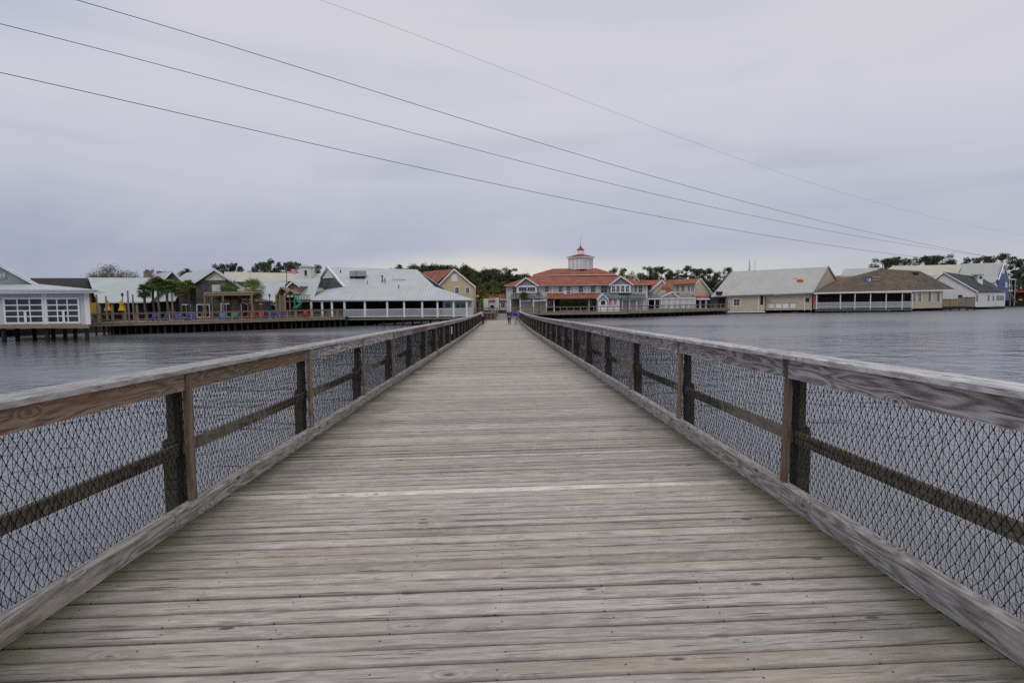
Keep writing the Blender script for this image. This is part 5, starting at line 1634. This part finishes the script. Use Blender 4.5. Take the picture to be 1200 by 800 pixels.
tree('evergreen_tree', 'rounded dark evergreen between the white cupola and the white gable peak', 'tree', 'oak', 'oak_leaf', 375, 307.6, 17, 150, None, 1)
tree('bare_tree', 'broad oak with bare grey branches behind the pale green metal roof', 'tree', 'bare', 'twig', 137, 313.0, 48, 125, None, 0)
tree('bush', 'low olive bush at the left foot of the bare oak', 'bush', 'shrub', 'olive_leaf', 112, 319.8, 18, 130, None, 0)
tree('bush', 'low brown-green bush at the right foot of the bare oak', 'bush', 'shrub', 'olive_leaf', 154, 320.8, 24, 130, None, 1)
tree('evergreen_tree', 'single dark evergreen peeping over the ridge of the white-roofed restaurant', 'tree', 'pine', 'pine_leaf', 469, 307.4, 15, 170, None, 2)
CW = 'wood behind the sand yellow house and the cottage'
for i in range(34):
    px = 486 + i * 3.9 + random.uniform(-2, 2)
    y = (307.5 if px < 515 else 309.5 if px < 552 else 313.5 if px < 576 else 317 if px < 590 else 320) + random.uniform(-0.8, 3.5)
    k = random.choice(('pine', 'oak', 'oak'))
    tree('evergreen_tree', 'dark evergreen in the close wood behind the sand yellow house', 'tree', k, 'pine_leaf' if k == 'pine' else 'oak_leaf', px, y, random.uniform(20, 27), 190 + random.uniform(-14, 14), CW, i % 3)
tree('pine_tree', 'round-headed pine standing above the wood left of the red roof', 'tree', 'pine', 'pine_leaf', 598, 313.2, 21, 182, None, 0)
for i, (px, y, w, Yt) in enumerate(((561, 325, 15, 165), (570, 329, 16, 162), (579, 327, 15, 166), (589, 330, 16, 163), (566, 337, 15, 158), (583, 338, 16, 157))):
    tree('spring_tree', 'olive green spring tree in front of the dark wood beside the sand yellow house', 'tree', 'spring', 'olive_leaf', px, y, w, Yt, 'spring trees at the landing', i % 3)
for i, (px, y, w) in enumerate(((570, 343.6, 13), (580, 343.0, 13), (588, 345.0, 8))):
    tree('bush', 'bright yellow-green bush over the roof of the small white cottage', 'bush', 'shrub', 'lime_leaf', px, y, w, 150, 'bright bushes behind the landing cottage', i % 3)
tree('bush', 'trailing brown-green planting on the awning of the red-roofed building', 'bush', 'shrub', 'olive_leaf', 614, 341.5, 11, 123.0, None, 0, zb=W(614, 349.5, 123).z)
for i, (px, y, w, k, lm, lab) in enumerate((
    (719, 312.6, 17, 'spring', 'olive_leaf', 'pale green tree rising over the right slope of the red roof'),
    (731, 312.2, 17, 'oak', 'oak_leaf', 'dark tree behind the pale green one over the red roof'),
    (741, 317, 14, 'spring', 'olive_leaf', 'low spring tree behind the right-hand gable of the red roof'),
    (750, 320, 14, 'oak', 'oak_leaf', 'low dark tree between the red roof and the gabled shop'))):
    tree('broadleaf_tree', lab, 'tree', k, lm, px, y, w, 185, None, i % 3)
for i, (px, y, w, k) in enumerate(((758, 311.5, 15, 'pine'), (767, 310.8, 15, 'oak'), (776, 310, 18, 'pine'), (786, 315.5, 14, 'oak'), (791, 318, 15, 'oak'), (804, 309, 15, 'pine'), (813, 314.5, 13, 'pine'), (822, 313, 15, 'pine'), (831, 312.2, 15, 'pine'), (840, 319, 15, 'oak'), (797, 320, 18, 'oak'), (825, 321, 18, 'oak'), (812, 322, 18, 'oak'), (768, 319, 18, 'oak'), (760, 323, 17, 'oak'), (782, 321, 17, 'oak'), (837, 324, 16, 'oak'), (846, 327, 14, 'oak'))):
    tree('pine_tree', 'dark pine in the ragged row behind the two gabled shops', 'tree', k, 'pine_leaf' if k == 'pine' else 'oak_leaf', px, y, w, 190 + (i % 4) * 4, 'pines behind the gabled shops', i % 3)
tree('pine_tree', 'lone thin pine tuft left of the boathouse roof', 'tree', 'pine', 'pine_leaf', 853, 311.5, 11, 196, None, 1)
for i, (px, y, w) in enumerate(((1031, 302, 20), (1043, 300.5, 16), (1051, 298.4, 18), (1065, 300.8, 15), (1081, 297.2, 18), (1091, 297.0, 17), (1104, 297.6, 19), (1112, 302, 12))):
    tree('pine_tree', 'spreading dark pine in the row over the brown porch roof and cream roof', 'tree', 'pine', 'pine_leaf', px, y, w, 215 + (i % 3) * 5, 'pines over the porch building', i % 3)
for i, (px, y, w, lab) in enumerate(((1134, 301, 16, 'low pine over the left end of the blue-gabled hall'), (1149, 297.8, 20, 'broad dark pine over the middle of the blue-gabled hall'), (1171, 294.2, 20, 'tallest dark pine above the blue gable peak'), (1186, 305, 16, 'dark pine just right of the blue gable'), (1198, 301, 17, 'dark pine cut by the right edge of the view'), (1192, 316, 20, 'low dark tree behind the white stair tower'), (1203, 322, 20, 'low dark tree above the red awning'), (1214, 312, 22, 'dark tree at the right edge, beyond the red awning'))):
    tree('pine_tree', lab, 'tree', 'pine' if i < 5 else 'oak', 'pine_leaf' if i < 5 else 'oak_leaf', px, y, w, 212 if i < 5 else 205, None, i % 3)

# clipped hedge in front of the red awning
hg = MB(); rnd = random.Random(9)
a, b = W(656, 358.5, 121.6), W(690, 350.2, 121.6)
for _ in range(5200):
    p = Vector((rnd.uniform(a.x, b.x), 121.6 + rnd.uniform(0, 0.9), rnd.uniform(-1, b.z)))
    leaf(hg, p, 0.1, rnd, rnd.random())
hd = thing('hedge', 'dark clipped hedge in front of the red awning', 'hedge', ((a.x + b.x) / 2, 122, -1))
hg.build('foliage', M['hedge_leaf'], hd)
m = MB(); m.box(a.x, b.x, 121.7, 122.4, -0.95, -0.55); m.build('planter', M['dock_grey'], hd)

# ------------------------------------------------------------------ palms
def palm(label, px, ytop, ybase, Y, rad, group, seed):
    rad *= 1.15
    rnd = random.Random(seed)
    p = W(px, ybase, Y); zt = W(px, ytop, Y).z
    zb = DECK - 0.1
    root = thing('palm_tree', label, 'palm', (p.x, Y, zb), group)
    hc = zt - rad * 0.75
    m = MB()
    n = 8
    m.tube([(p.x + 0.05 * math.sin(i), Y, zb + (hc - zb) * i / n) for i in range(n + 1)], [0.19, 0.17, 0.165, 0.17, 0.16, 0.17, 0.18, 0.2, 0.16], 8)
    m.build('trunk', M['palm_bark'], root)
    m = MB()
    c = Vector((p.x, Y, hc))
    for k in range(64):
        az = k * 2.39996; el_ = math.asin(rnd.uniform(-0.92, 0.99))
        d = Vector((math.cos(az) * math.cos(el_), math.sin(az) * math.cos(el_), math.sin(el_)))
        L = rad * rnd.uniform(0.3, 0.55)
        e = c + d * L + Vector((0, 0, 0.05))
        m.tube([c, c + d * L * 0.6 + Vector((0, 0, 0.04)), e], [0.03, 0.02, 0.015], 4, tint=0.3)
        sd = d.cross(Vector((0, 0, 1)))
        if sd.length < 0.05: sd = Vector((1, 0, 0))
        sd.normalize(); up = sd.cross(d)
        tn = rnd.uniform(0.1, 1.0) if el_ > -0.3 else rnd.uniform(0, 0.35)
        for j in range(15):
            f = R(-88 + 176 * j / 14)
            dd = (d * math.cos(f) + sd * math.sin(f) + up * rnd.gauss(0, 0.12)).normalized()
            ll = rad * rnd.uniform(0.42, 0.58)
            tip = e + dd * ll + Vector((0, 0, -0.16 * ll))
            w_ = dd.cross(up).normalized() * 0.042
            mid = e.lerp(tip, 0.5) + Vector((0, 0, 0.06))
            m.face([e, mid - w_, tip, mid + w_], [(0, 0)] * 4, tn)
    m.build('fronds', M['palm_leaf'], root)
GP = 'cabbage palms on the left-hand dock'
palm('leftmost and lowest cabbage palm, against the grey wing of the shingled house', 170.5, 333.5, 366, 83.5, 1.15, GP, 1)
palm('cabbage palm at the dark doorway, second from the chimney', 180.5, 326.0, 366, 84.5, 1.15, GP, 2)
palm('tall cabbage palm under the small shingled gable', 186.5, 324.5, 366, 82.5, 1.25, GP, 3)
palm('cabbage palm with a thick pale trunk between the two dark doorways', 197.0, 325.5, 366, 83.0, 1.4, GP, 4)
palm('cabbage palm with a slanting crown at the left edge of the big shingled gable', 212.5, 329.5, 366, 84.0, 1.35, GP, 5)
palm('cabbage palm with tufted crown just left of the shuttered gable', 222.0, 328.5, 366, 86.0, 1.15, GP, 6)
palm('full cabbage palm rising behind the pergola in front of the shuttered gable', 271, 329.5, 366, 87.0, 1.9, GP, 7)
palm('cabbage palm with a clear trunk at the right end of the pergola', 298.5, 325.3, 366, 86.0, 1.95, GP, 8)

# ------------------------------------------------------------------ pergola
pg = thing('pergola', 'timber pergola with a white-edged top among the palms on the dock', 'pergola', base(268, 84, DECK))
for px, Yq in ((240.5, 83), (262, 83), (295.5, 83), (249.5, 86), (272.5, 86), (291, 86)):
    m = MB(); q = W(px, 360, Yq); m.box(q.x - 0.1, q.x + 0.1, Yq - 0.1, Yq + 0.1, DECK, W(px, 345.4, Yq).z); m.build('post', M['pergola'], pg)
pboxp(pg, 'beam', 239, 343.2, 297, 346.4, 82.95, 0.12, 'pergola'); pboxp(pg, 'beam', 239, 343.8, 297, 346.4, 86, 0.12, 'pergola')
m = MB(); m.pbox(238.6, 342.1, 297.4, 343.15, 82.8, 3.6); m.build('top_cover', M['white'], pg)
m = MB()
for k in range(16):
    px = 241 + k * 3.6; q = W(px, 344, 83.1); m.box(q.x - 0.03, q.x + 0.03, 83.1, 85.98, q.z - 0.1, q.z + 0.08)
m.build('rafters', M['pergola'], pg)
hb = thing('hanging_basket', 'leafy hanging basket under the pergola', 'basket', W(258, 352, 84.5))
m = MB(); rnd = random.Random(4)
for _ in range(700):
    v = Vector((rnd.gauss(0, 0.42), rnd.gauss(0, 0.3), rnd.gauss(0, 0.2))); leaf(m, W(258, 350.5, 84.5) + v, 0.09, rnd, rnd.random())
m.build('foliage', M['palm_leaf'], hb)
m = MB(); q = W(258, 352.2, 84.5); m.lathe((q.x, 84.5, q.z - 0.15), [(0.12, 0), (0.28, 0.15), (0.3, 0.25)], 10); m.build('bowl', M['dock'], hb)
m = MB(); m.tube([(q.x, 84.5, q.z + 0.1), (q.x, 84.5, W(258, 345, 84.5).z)], 0.012, 4); m.build('chain', M['black'], hb)

# ------------------------------------------------------------------ tall dock poles, lamps
for px, y0, y1, Yq, lab in ((149.4, 340.3, 379.5, 75.1, 'tall grey pole rising from the dock railing in front of the pale green roof'), (155.3, 344.6, 366, 80, 'brown pole right of the tall grey pole'), (112.8, 344.5, 366, 76, 'brown pole at the corner of the grey pavilion'), (123.8, 346.6, 366, 80, 'thin pole behind the left-hand yellow umbrella'), (333.4, 343.5, 376.5, 86, 'stout tan pole in front of the play fort'), (201.3, 344, 366, 83, 'thin dark pole beside the pale palm trunk')):
    t = W(px, y0, Yq); b_ = W(px, y1, Yq)
    m = MB(); m.tube([(t.x, Yq, min(b_.z, DECK)), (t.x, Yq, t.z - 0.06), (t.x, Yq, t.z)], [0.11 if px != 333.4 else 0.15] * 2 + [0.06], 9)
    tag(m.build('timber_pole', M['dock_grey'] if px in (149.4, 123.8) else M['dock']), lab, 'pole')
def lamp(px, ytop, Y, label, zb=DECK, globe=False):
    t = W(px, ytop, Y)
    root = thing('street_lamp', label, 'lamp', (t.x, Y, zb))
    m = MB(); m.lathe((t.x, Y, zb), [(0.16, 0), (0.14, 0.3), (0.055, 0.5), (0.045, t.z - zb - 0.62), (0.1, t.z - zb - 0.58)], 8); m.build('post', M['black'], root)
    m = MB(); m.lathe((t.x, Y, t.z - 0.6), [(0.1, 0), (0.19, 0.36), (0.17, 0.38)] if not globe else [(0.08, 0), (0.24, 0.15), (0.26, 0.3), (0.15, 0.48)], 8); m.build('lantern_glass', M['offwhite'] if globe else M['glass_pale'], root)
    m = MB(); m.lathe((t.x, Y, t.z - 0.22), [(0.24, 0), (0.1, 0.14), (0.03, 0.24)], 8); m.build('lamp_cap', M['black'], root)
lamp(143.2, 343.0, 84, 'black lantern lamp beside the right-hand yellow umbrella')
lamp(315.8, 344.0, 92, 'black lantern lamp left of the play fort')
lamp(631.6, 341.5, 116, 'slender black lamp post on the dock before the white awnings', -0.95)
lamp(735.2, 344.5, 118.7, 'slender black lamp post at the kiosk end of the dock', -0.95)
lamp(559.8, 345.0, 116, 'white globe lamp at the corner of the white-roofed restaurant', -0.95, True)

# ------------------------------------------------------------------ closed yellow umbrellas
def umbrella(px, label):
    Yq = 81.0; p = W(px, 360, Yq)
    root = thing('closed_umbrella', label, 'umbrella', (p.x, Yq, DECK), 'closed yellow umbrellas on the dock')
    zt = W(px, 351.5, Yq).z; zl = W(px, 364.2, Yq).z
    m = MB(); m.tube([(p.x, Yq, DECK), (p.x, Yq, zt + 0.12)], 0.035, 8); m.build('pole', M['dock'], root)
    m = MB(); m.lathe((p.x, Yq, DECK), [(0.32, 0), (0.32, 0.08), (0.06, 0.14)], 10); m.build('base', M['black'], root)
    m = MB(); n = 16; prof = [(0.05, 1.0), (0.16, 0.86), (0.2, 0.6), (0.17, 0.5), (0.27, 0.25), (0.36, 0.05), (0.33, 0.0)]
    rings = []
    for r, t in prof:
        z = zl + (zt - zl) * t
        rings.append([Vector((p.x + r * (1 + 0.28 * (k % 2)) * math.cos(6.2832 * k / n), Yq + r * (1 + 0.28 * (k % 2)) * math.sin(6.2832 * k / n), z)) for k in range(n)])
    for a, b in zip(rings, rings[1:]):
        for k in range(n): m.face([a[k], a[(k + 1) % n], b[(k + 1) % n], b[k]])
    m.face(rings[0]); m.face(rings[-1][::-1])
    m.build('canopy', M['yellow'], root)
umbrella(126.2, 'closed yellow umbrella nearer the grey pavilion')
umbrella(142.6, 'closed yellow umbrella in front of the black lantern lamp')

# ------------------------------------------------------------------ chairs on the dock
def make_chair(mat):
    root = thing('garden_chair', 'x', 'chair', (0, 0, 0))
    m = MB(); m.slab([(-0.3, -0.35, 0.4), (0.3, -0.35, 0.4), (0.26, 0.2, 0.28), (-0.26, 0.2, 0.28)], 0.03); m.build('seat', M[mat], root)
    m = MB()
    for k in range(5):
        x = -0.26 + k * 0.13; h = 1.12 - 0.08 * abs(k - 2)
        m.bar((x * 0.8, 0.14, 0.3), (x * 1.15, 0.5, h), 0.115, 0.025, (0, -1, 0.4))
    m.build('backrest', M[mat], root)
    for s in (-1, 1):
        m = MB(); m.box(s * 0.36 - 0.07, s * 0.36 + 0.07, -0.42, 0.34, 0.58, 0.61); m.build('armrest', M[mat], root)
        m = MB(); m.box(s * 0.34 - 0.02, s * 0.34 + 0.02, -0.36, -0.26, 0, 0.58); m.build('front_leg', M[mat], root)
        m = MB(); m.bar((s * 0.31, -0.3, 0.36), (s * 0.3, 0.5, 0.02), 0.03, 0.1); m.build('back_leg', M[mat], root)
    return root
CH = {c: make_chair(c) for c in ('blue', 'bright_blue', 'green', 'red')}
used = set()
for c, px, Yq, lab in (('blue', 178.6, 77.6, 'blue garden chair farthest left, in front of the dark doorway'), ('blue', 191.4, 78.0, 'blue garden chair under the tall palm'), ('blue', 207.6, 78.4, 'blue garden chair before the first white-framed window'), ('blue', 217, 78.8, 'blue garden chair half hidden behind a railing post, between two others'), ('blue', 225.6, 79.2, 'blue garden chair left of the pergola'), ('bright_blue', 260.5, 81.2, 'brighter sky-blue garden chair under the pergola'), ('green', 274.0, 82.2, 'green garden chair under the pergola'), ('red', 293.6, 83.6, 'red garden chair at the right pergola post'), ('red', 305.6, 84.4, 'red garden chair right of the last palm'), ('red', 356.5, 87.6, 'red garden chair beside the restaurant porch')):
    t = CH[c] if c not in used else copy_tree(CH[c])
    used.add(c)
    p = W(px, 370, Yq); t.location = (p.x, Yq, -0.62); t.rotation_euler = (0, 0, random.uniform(-0.5, 0.5))
    t.scale = (1.12, 1.12, 1.0)
    t['label'] = lab; t['group'] = 'garden chairs on the dock'
for px0, px1, Yq, lab in ((310.5, 320.5, 85, 'long blue bench left of the stout tan pole'), (323.8, 330.2, 86, 'short blue bench touching the stout tan pole')):
    a, b = W(px0, 370, Yq), W(px1, 370, Yq)
    root = thing('bench', lab, 'bench', ((a.x + b.x) / 2, Yq, -0.62), 'blue benches on the dock')
    m = MB(); m.box(a.x, b.x, Yq, Yq + 0.5, -0.22, -0.16); m.build('seat', M['blue'], root)
    m = MB(); m.solid([(a.x, Yq + 0.46, -0.1), (b.x, Yq + 0.46, -0.1), (b.x, Yq + 0.58, 0.38), (a.x, Yq + 0.58, 0.38)], (0, 0.05, 0)); m.build('backrest', M['blue'], root)
    for x in (a.x + 0.1, b.x - 0.1):
        m = MB(); m.box(x - 0.04, x + 0.04, Yq + 0.03, Yq + 0.47, -0.62, -0.225); m.build('leg', M['blue'], root)
for px, y0, Yq, lab in ((285.6, 354.5, 88, 'red and white pennant by the right pergola posts'), (293, 354.5, 88.3, 'red and white pennant touching the right palm'), (306, 355.5, 89.5, 'red pennant before the white-framed door')):
    p = W(px, 362, Yq); t = W(px, y0, Yq)
    root = thing('pennant', lab, 'flag', (p.x, Yq, -0.62), 'pennants on the dock')
    m = MB(); m.tube([(p.x, Yq, -0.62), (p.x, Yq, t.z)], 0.025, 6); m.build('pole', M['steel'], root)
    m = MB(); m.solid([(p.x - 0.28, Yq - 0.05, t.z), (p.x + 0.3, Yq - 0.05, t.z), (p.x + 0.3, Yq - 0.05, t.z - 0.3), (p.x, Yq - 0.05, t.z - 0.42), (p.x - 0.28, Yq - 0.05, t.z - 0.3)], (0, 0.02, 0)); m.build('cloth', M['red'], root)
    m = MB(); m.box(p.x - 0.26, p.x + 0.28, Yq - 0.07, Yq - 0.055, t.z - 0.12, t.z - 0.03); m.build('stripe', M['white'], root)

# ------------------------------------------------------------------ play fort with slide, flag
pf = thing('play_fort', 'dark timber play fort with shingled roofs and a curling green tube slide', 'play fort', base(338, 90, DECK))
Y = 90.0
gable_front(pf, (323, 349), (329, 336.6), (341, 344), Y, 2.5, 'tan_shingle', 'dock', over=0.1, tw=0.12)
gable_front(pf, (334.5, 345.5), (340, 340), (346.5, 344.8), Y - 0.4, 2.0, 'tan_shingle', 'dock', over=0.1, tw=0.12)
for px in (324, 328.5, 340, 345.5):
    m = MB(); q = W(px, 360, Y + 0.1); m.box(q.x - 0.09, q.x + 0.09, Y, Y + 0.18, DECK, W(px, 344.5, Y).z); m.build('post', M['dock'], pf)
pboxp(pf, 'side_wall', 324.5, 346, 331.5, 364, Y + 0.4, 1.8, 'dock'); pboxp(pf, 'side_wall', 336, 348, 346, 366, Y + 1.6, 0.3, 'pile')
pboxp(pf, 'platform', 324, 352.5, 362, 354, Y + 0.3, 2, 'dock')
m = MB()
m.pbox(345, 345.3, 363, 346.0, Y + 0.35, 0.08); m.pbox(345, 351, 363, 351.8, Y + 0.35, 0.08)
for k in range(10): m.pbox(346 + k * 1.8, 346, 346.4 + k * 1.8, 352, Y + 0.36, 0.06)
m.build('guard_rail', M['pile'], pf)
m = MB(); m.pbox(347, 354, 362, 366, Y + 2, 0.3); m.build('back_panel', M['pile'], pf)
sp_ = [(344.2, 347.2), (346.4, 348.6), (349.2, 351.8), (351.4, 355.4), (351.0, 358.4), (347.6, 360.4), (343.8, 362.2)]
m = MB(); m.tube([W(x, y, Y - 0.5 - 0.15 * i) for i, (x, y) in enumerate(sp_)], [0.3, 0.32, 0.33, 0.34, 0.34, 0.33, 0.34], 12); m.build('tube_slide', M['green'], pf, smooth=True)
fl = thing('flag', 'small red, white and blue flag flying over the cream roof', 'flag', W(335.6, 331, 100))
p = W(335.6, 332, 100); t = W(336.2, 311.4, 100)
m = MB(); m.tube([(p.x, 100, p.z - 0.4), (t.x, 100, t.z)], [0.06, 0.035], 6); m.lathe((p.x, 100, p.z - 0.6), [(0.22, 0), (0.24, 0.4), (0.05, 0.55)], 8); m.build('flag_pole', M['black'], fl)
fa, fb = W(336.6, 319.6, 100), W(346.2, 313.6, 100)
def fstrip(z0, z1, x0, x1, mat, dy=0.0, name='stripe', par=None):
    m = MB(); n = 8
    for k in range(n):
        xa, xb = x0 + (x1 - x0) * k / n, x0 + (x1 - x0) * (k + 1) / n
        ya, yb = 100 + 0.12 * math.sin(xa * 5) - dy, 100 + 0.12 * math.sin(xb * 5) - dy
        da, db = -0.18 * (xa - fa.x), -0.18 * (xb - fa.x)
        m.solid([(xa, ya, z0 + da), (xb, yb, z0 + db), (xb, yb, z1 + db), (xa, ya, z1 + da)], (0, 0.01, 0))
    return m.build(name, M[mat], par)
cloth = fstrip(fa.z, fb.z, fa.x, fb.x, 'white', 0, 'cloth', fl)
hz = (fb.z - fa.z) / 7
for k in (0, 2, 4, 6): fstrip(fa.z + k * hz, fa.z + (k + 1) * hz, fa.x, fb.x, 'red', 0.015, 'stripe', cloth)
fstrip(fa.z + 3 * hz, fb.z, fa.x, fa.x + (fb.x - fa.x) * 0.45, 'navy', 0.03, 'canton', cloth)

# ------------------------------------------------------------------ people
def skin_obj(name, joints, edges, mat, parent, root=0, sub=1):
    me = bpy.data.meshes.new(name)
    me.from_pydata([j[0] for j in joints], edges, [])
    o = bpy.data.objects.new(name, me); COL.objects.link(o)
    o.modifiers.new('Skin', 'SKIN')
    for i, j in enumerate(joints):
        sv = me.skin_vertices[0].data[i]
        r = j[1]; sv.radius = r if isinstance(r, tuple) else (r, r)
        sv.use_root = (i == root)
    s = o.modifiers.new('Subdivision', 'SUBSURF'); s.levels = sub; s.render_levels = sub
    me.materials.append(M[mat])
    bpy.context.view_layer.update()
    dg = bpy.context.evaluated_depsgraph_get()
    nm = bpy.data.meshes.new_from_object(o.evaluated_get(dg))
    bpy.data.objects.remove(o); bpy.data.meshes.remove(me)
    for f in nm.polygons: f.use_smooth = True
    o = bpy.data.objects.new(name, nm); COL.objects.link(o)
    if not nm.materials: nm.materials.append(M[mat])
    o.parent = parent
    return o

def person(label, x, y, z, rz, H, top, legs, hair, pose='walk', long_hair=False, group=None):
    root = thing('person', label, 'person', (x, y, z), group)
    root.rotation_euler = (0, 0, rz)
    k = H / 1.75
    root.scale = (k, k, k)
    lean = 0.22 if pose == 'lean' else 0.03
    st = 0.2 if pose == 'walk' else 0.04
    hip = Vector((0, 0, 0.92)); chest = Vector((0, lean * 0.6, 1.28)); neck = Vector((0, lean, 1.48)); head = Vector((0, lean + 0.03, 1.6))
    J, E = [], []
    def add(p, r, par=None):
        J.append((tuple(p), r)); i = len(J) - 1
        if par is not None: E.append((par, i))
        return i
    a = add(hip, (0.15, 0.11)); b = add(chest, (0.165, 0.11), a); c = add(neck, 0.062, b)
    d = add(head - Vector((0, 0, 0.02)), 0.088, c); e = add(head + Vector((0, 0, 0.1)), 0.075, d)
    hands = []
    for s in (-1, 1):
        sh = add(chest + Vector((s * 0.17, 0, 0.1)), 0.06, b)
        if pose == 'lean':
            el_ = chest + Vector((s * 0.24, 0.22, -0.08)); wr = chest + Vector((s * 0.12, 0.46, -0.1))
        else:
            el_ = chest + Vector((s * 0.23, -0.05 - 0.1 * s, -0.2)); wr = chest + Vector((s * 0.23, 0.08 - 0.18 * s, -0.42))
        q = add(el_, 0.047, sh); w = add(wr, 0.032, q); 
        dr = (wr - el_).normalized(); palm_ = add(wr + dr * 0.09, (0.042, 0.022), w)
        hands.append((wr, dr, s))
        kn = Vector((s * 0.1, st * s * 0.7 + 0.02, 0.5)); an = Vector((s * 0.1, st * s * 0.9 - (0.08 if s < 0 and pose == 'walk' else 0), 0.09)); 
        t0 = add(hip + Vector((s * 0.095, 0, -0.08)), 0.088, a); t1 = add(kn, 0.06, t0); t2 = add(an, 0.042, t1); add(an + Vector((0, 0.15, -0.045)), (0.042, 0.035), t2)
    skin_obj('body', J, E, 'skin', root)
    # fingers and thumbs
    for wr, dr, s in hands:
        sd = dr.cross(Vector((0, 0, 1)))
        if sd.length < 0.1: sd = Vector((0, 1, 0))
        sd.normalize()
        m = MB(); base_ = wr + dr * 0.13
        for f, ln in ((-1.5, 0.065), (-0.5, 0.08), (0.5, 0.075), (1.5, 0.055)):
            p0 = base_ + sd * 0.018 * f
            m.tube([p0 - dr * 0.03, p0 + dr * ln * 0.5, p0 + dr * ln * 0.9 + Vector((0, 0.012, -0.012))], [0.009, 0.008, 0.006], 6)
        p0 = wr + dr * 0.07 + sd * 0.03
        m.tube([p0, p0 + sd * 0.03 + dr * 0.025, p0 + sd * 0.035 + dr * 0.055], [0.011, 0.009, 0.007], 6)
        MBv = [Vector(v) for v in m.v]
        me = bpy.data.meshes.new('fingers'); me.from_pydata([tuple(v) for v in MBv], [], m.f); me.materials.append(M['skin'])
        o = bpy.data.objects.new('fingers', me); COL.objects.link(o); o.parent = root
    # jacket
    J, E = [], []
    a = add(hip + Vector((0, 0, 0.0)), (0.178, 0.135)); b = add(chest, (0.192, 0.132), a); c = add(neck - Vector((0, 0, 0.04)), 0.085, b)
    for wr, dr, s in hands:
        sh = add(chest + Vector((s * 0.175, 0, 0.1)), 0.076, b)
        el_ = chest + (Vector((s * 0.24, 0.22, -0.08)) if pose == 'lean' else Vector((s * 0.23, -0.05 - 0.1 * s, -0.2)))
        q = add(el_, 0.062, sh); add(wr, 0.047, q)
    skin_obj('jacket', J, E, top, root)
    J, E = [], []
    a = add(hip + Vector((0, 0, 0.03)), (0.165, 0.125))
    shoes = []
    for s in (-1, 1):
        kn = Vector((s * 0.1, st * s * 0.7 + 0.02, 0.5)); an = Vector((s * 0.1, st * s * 0.9 - (0.08 if s < 0 and pose == 'walk' else 0), 0.09))
        t0 = add(hip + Vector((s * 0.095, 0, -0.08)), 0.105, a); t1 = add(kn, 0.075, t0); add(an + Vector((0, 0, 0.03)), 0.06, t1)
        shoes.append(an)
    skin_obj('trousers', J, E, legs, root)
    for an in shoes:
        J, E = [], []
        a = add(an + Vector((0, -0.04, -0.03)), (0.05, 0.05)); b = add(an + Vector((0, 0.1, -0.045)), (0.05, 0.042), a); add(an + Vector((0, 0.19, -0.055)), (0.04, 0.03), b)
        skin_obj('shoe', J, E, 'darkcloth', root)
    J, E = [], []
    a = add(head + Vector((0, -0.025, 0.06)), 0.1); b = add(head + Vector((0, -0.02, 0.11)), 0.085, a)
    if long_hair: add(head + Vector((0, -0.07, -0.12)), (0.085, 0.045), a)
    skin_obj('hair', J, E, hair, root)
    # face: eyes, nose, mouth, ears
    m = MB()
    f = head + Vector((0, 0.085, 0.03))
    m.lathe(f + Vector((0, 0.006, -0.03)), [(0.016, 0), (0.008, 0.04)], 6)
    me = bpy.data.meshes.new('nose'); me.from_pydata(m.v, [], m.f); me.materials.append(M['skin'])
    o = bpy.data.objects.new('nose', me); COL.objects.link(o); o.parent = root
    for s in (-1, 1):
        m = MB(); m.lathe(f + Vector((s * 0.033, -0.006, 0.01)), [(0.004, 0), (0.012, 0.008), (0.004, 0.016)], 8)
        me = bpy.data.meshes.new('eye'); me.from_pydata(m.v, [], m.f); me.materials.append(M['black'])
        o = bpy.data.objects.new('eye', me); COL.objects.link(o); o.parent = root
        m = MB(); m.lathe(head + Vector((s * 0.092, 0, 0.0)), [(0.008, 0), (0.016, 0.03), (0.008, 0.055)], 8)
        me = bpy.data.meshes.new('ear'); me.from_pydata(m.v, [], m.f); me.materials.append(M['skin'])
        o = bpy.data.objects.new('ear', me); COL.objects.link(o); o.parent = root
    m = MB(); q = f + Vector((0, -0.004, -0.052)); m.box(q.x - 0.024, q.x + 0.024, q.y - 0.006, q.y + 0.004, q.z - 0.005, q.z + 0.005)
    me = bpy.data.meshes.new('mouth'); me.from_pydata(m.v, [], m.f); me.materials.append(M['red'])
    o = bpy.data.objects.new('mouth', me); COL.objects.link(o); o.parent = root
    return root

Yp = 63.0
person('person in a navy jacket and dark trousers walking away, left of the pair', W(596.8, 370, Yp).x, Yp, zd(Yp), 0.05, 1.76, 'navy', 'darkcloth', 'hair_auburn')
person('person in a violet-blue jacket and pale jeans walking away, right of the pair', W(603.6, 370, Yp).x, Yp - 0.3, zd(Yp), -0.05, 1.74, 'indigo', 'jeans', 'hair_brown', long_hair=True)
Yp = 64.5
person('person in a pale grey top and dark trousers leaning on the railing', -2.15, Yp, zd(Yp), math.pi / 2, 1.74, 'greycloth', 'darkcloth', 'hair_brown', 'lean', True)
person('person in dark clothes leaning on the railing just behind the pale grey top', -2.16, Yp + 1.6, zd(Yp + 1.6), math.pi / 2, 1.76, 'darkcloth', 'darkcloth', 'hair_brown', 'lean')
person('person in a grey green top standing behind the short cross railing', -1.35, 82.5, zd(80), -0.8, 1.74, 'greencloth', 'darkcloth', 'hair_brown', 'stand')
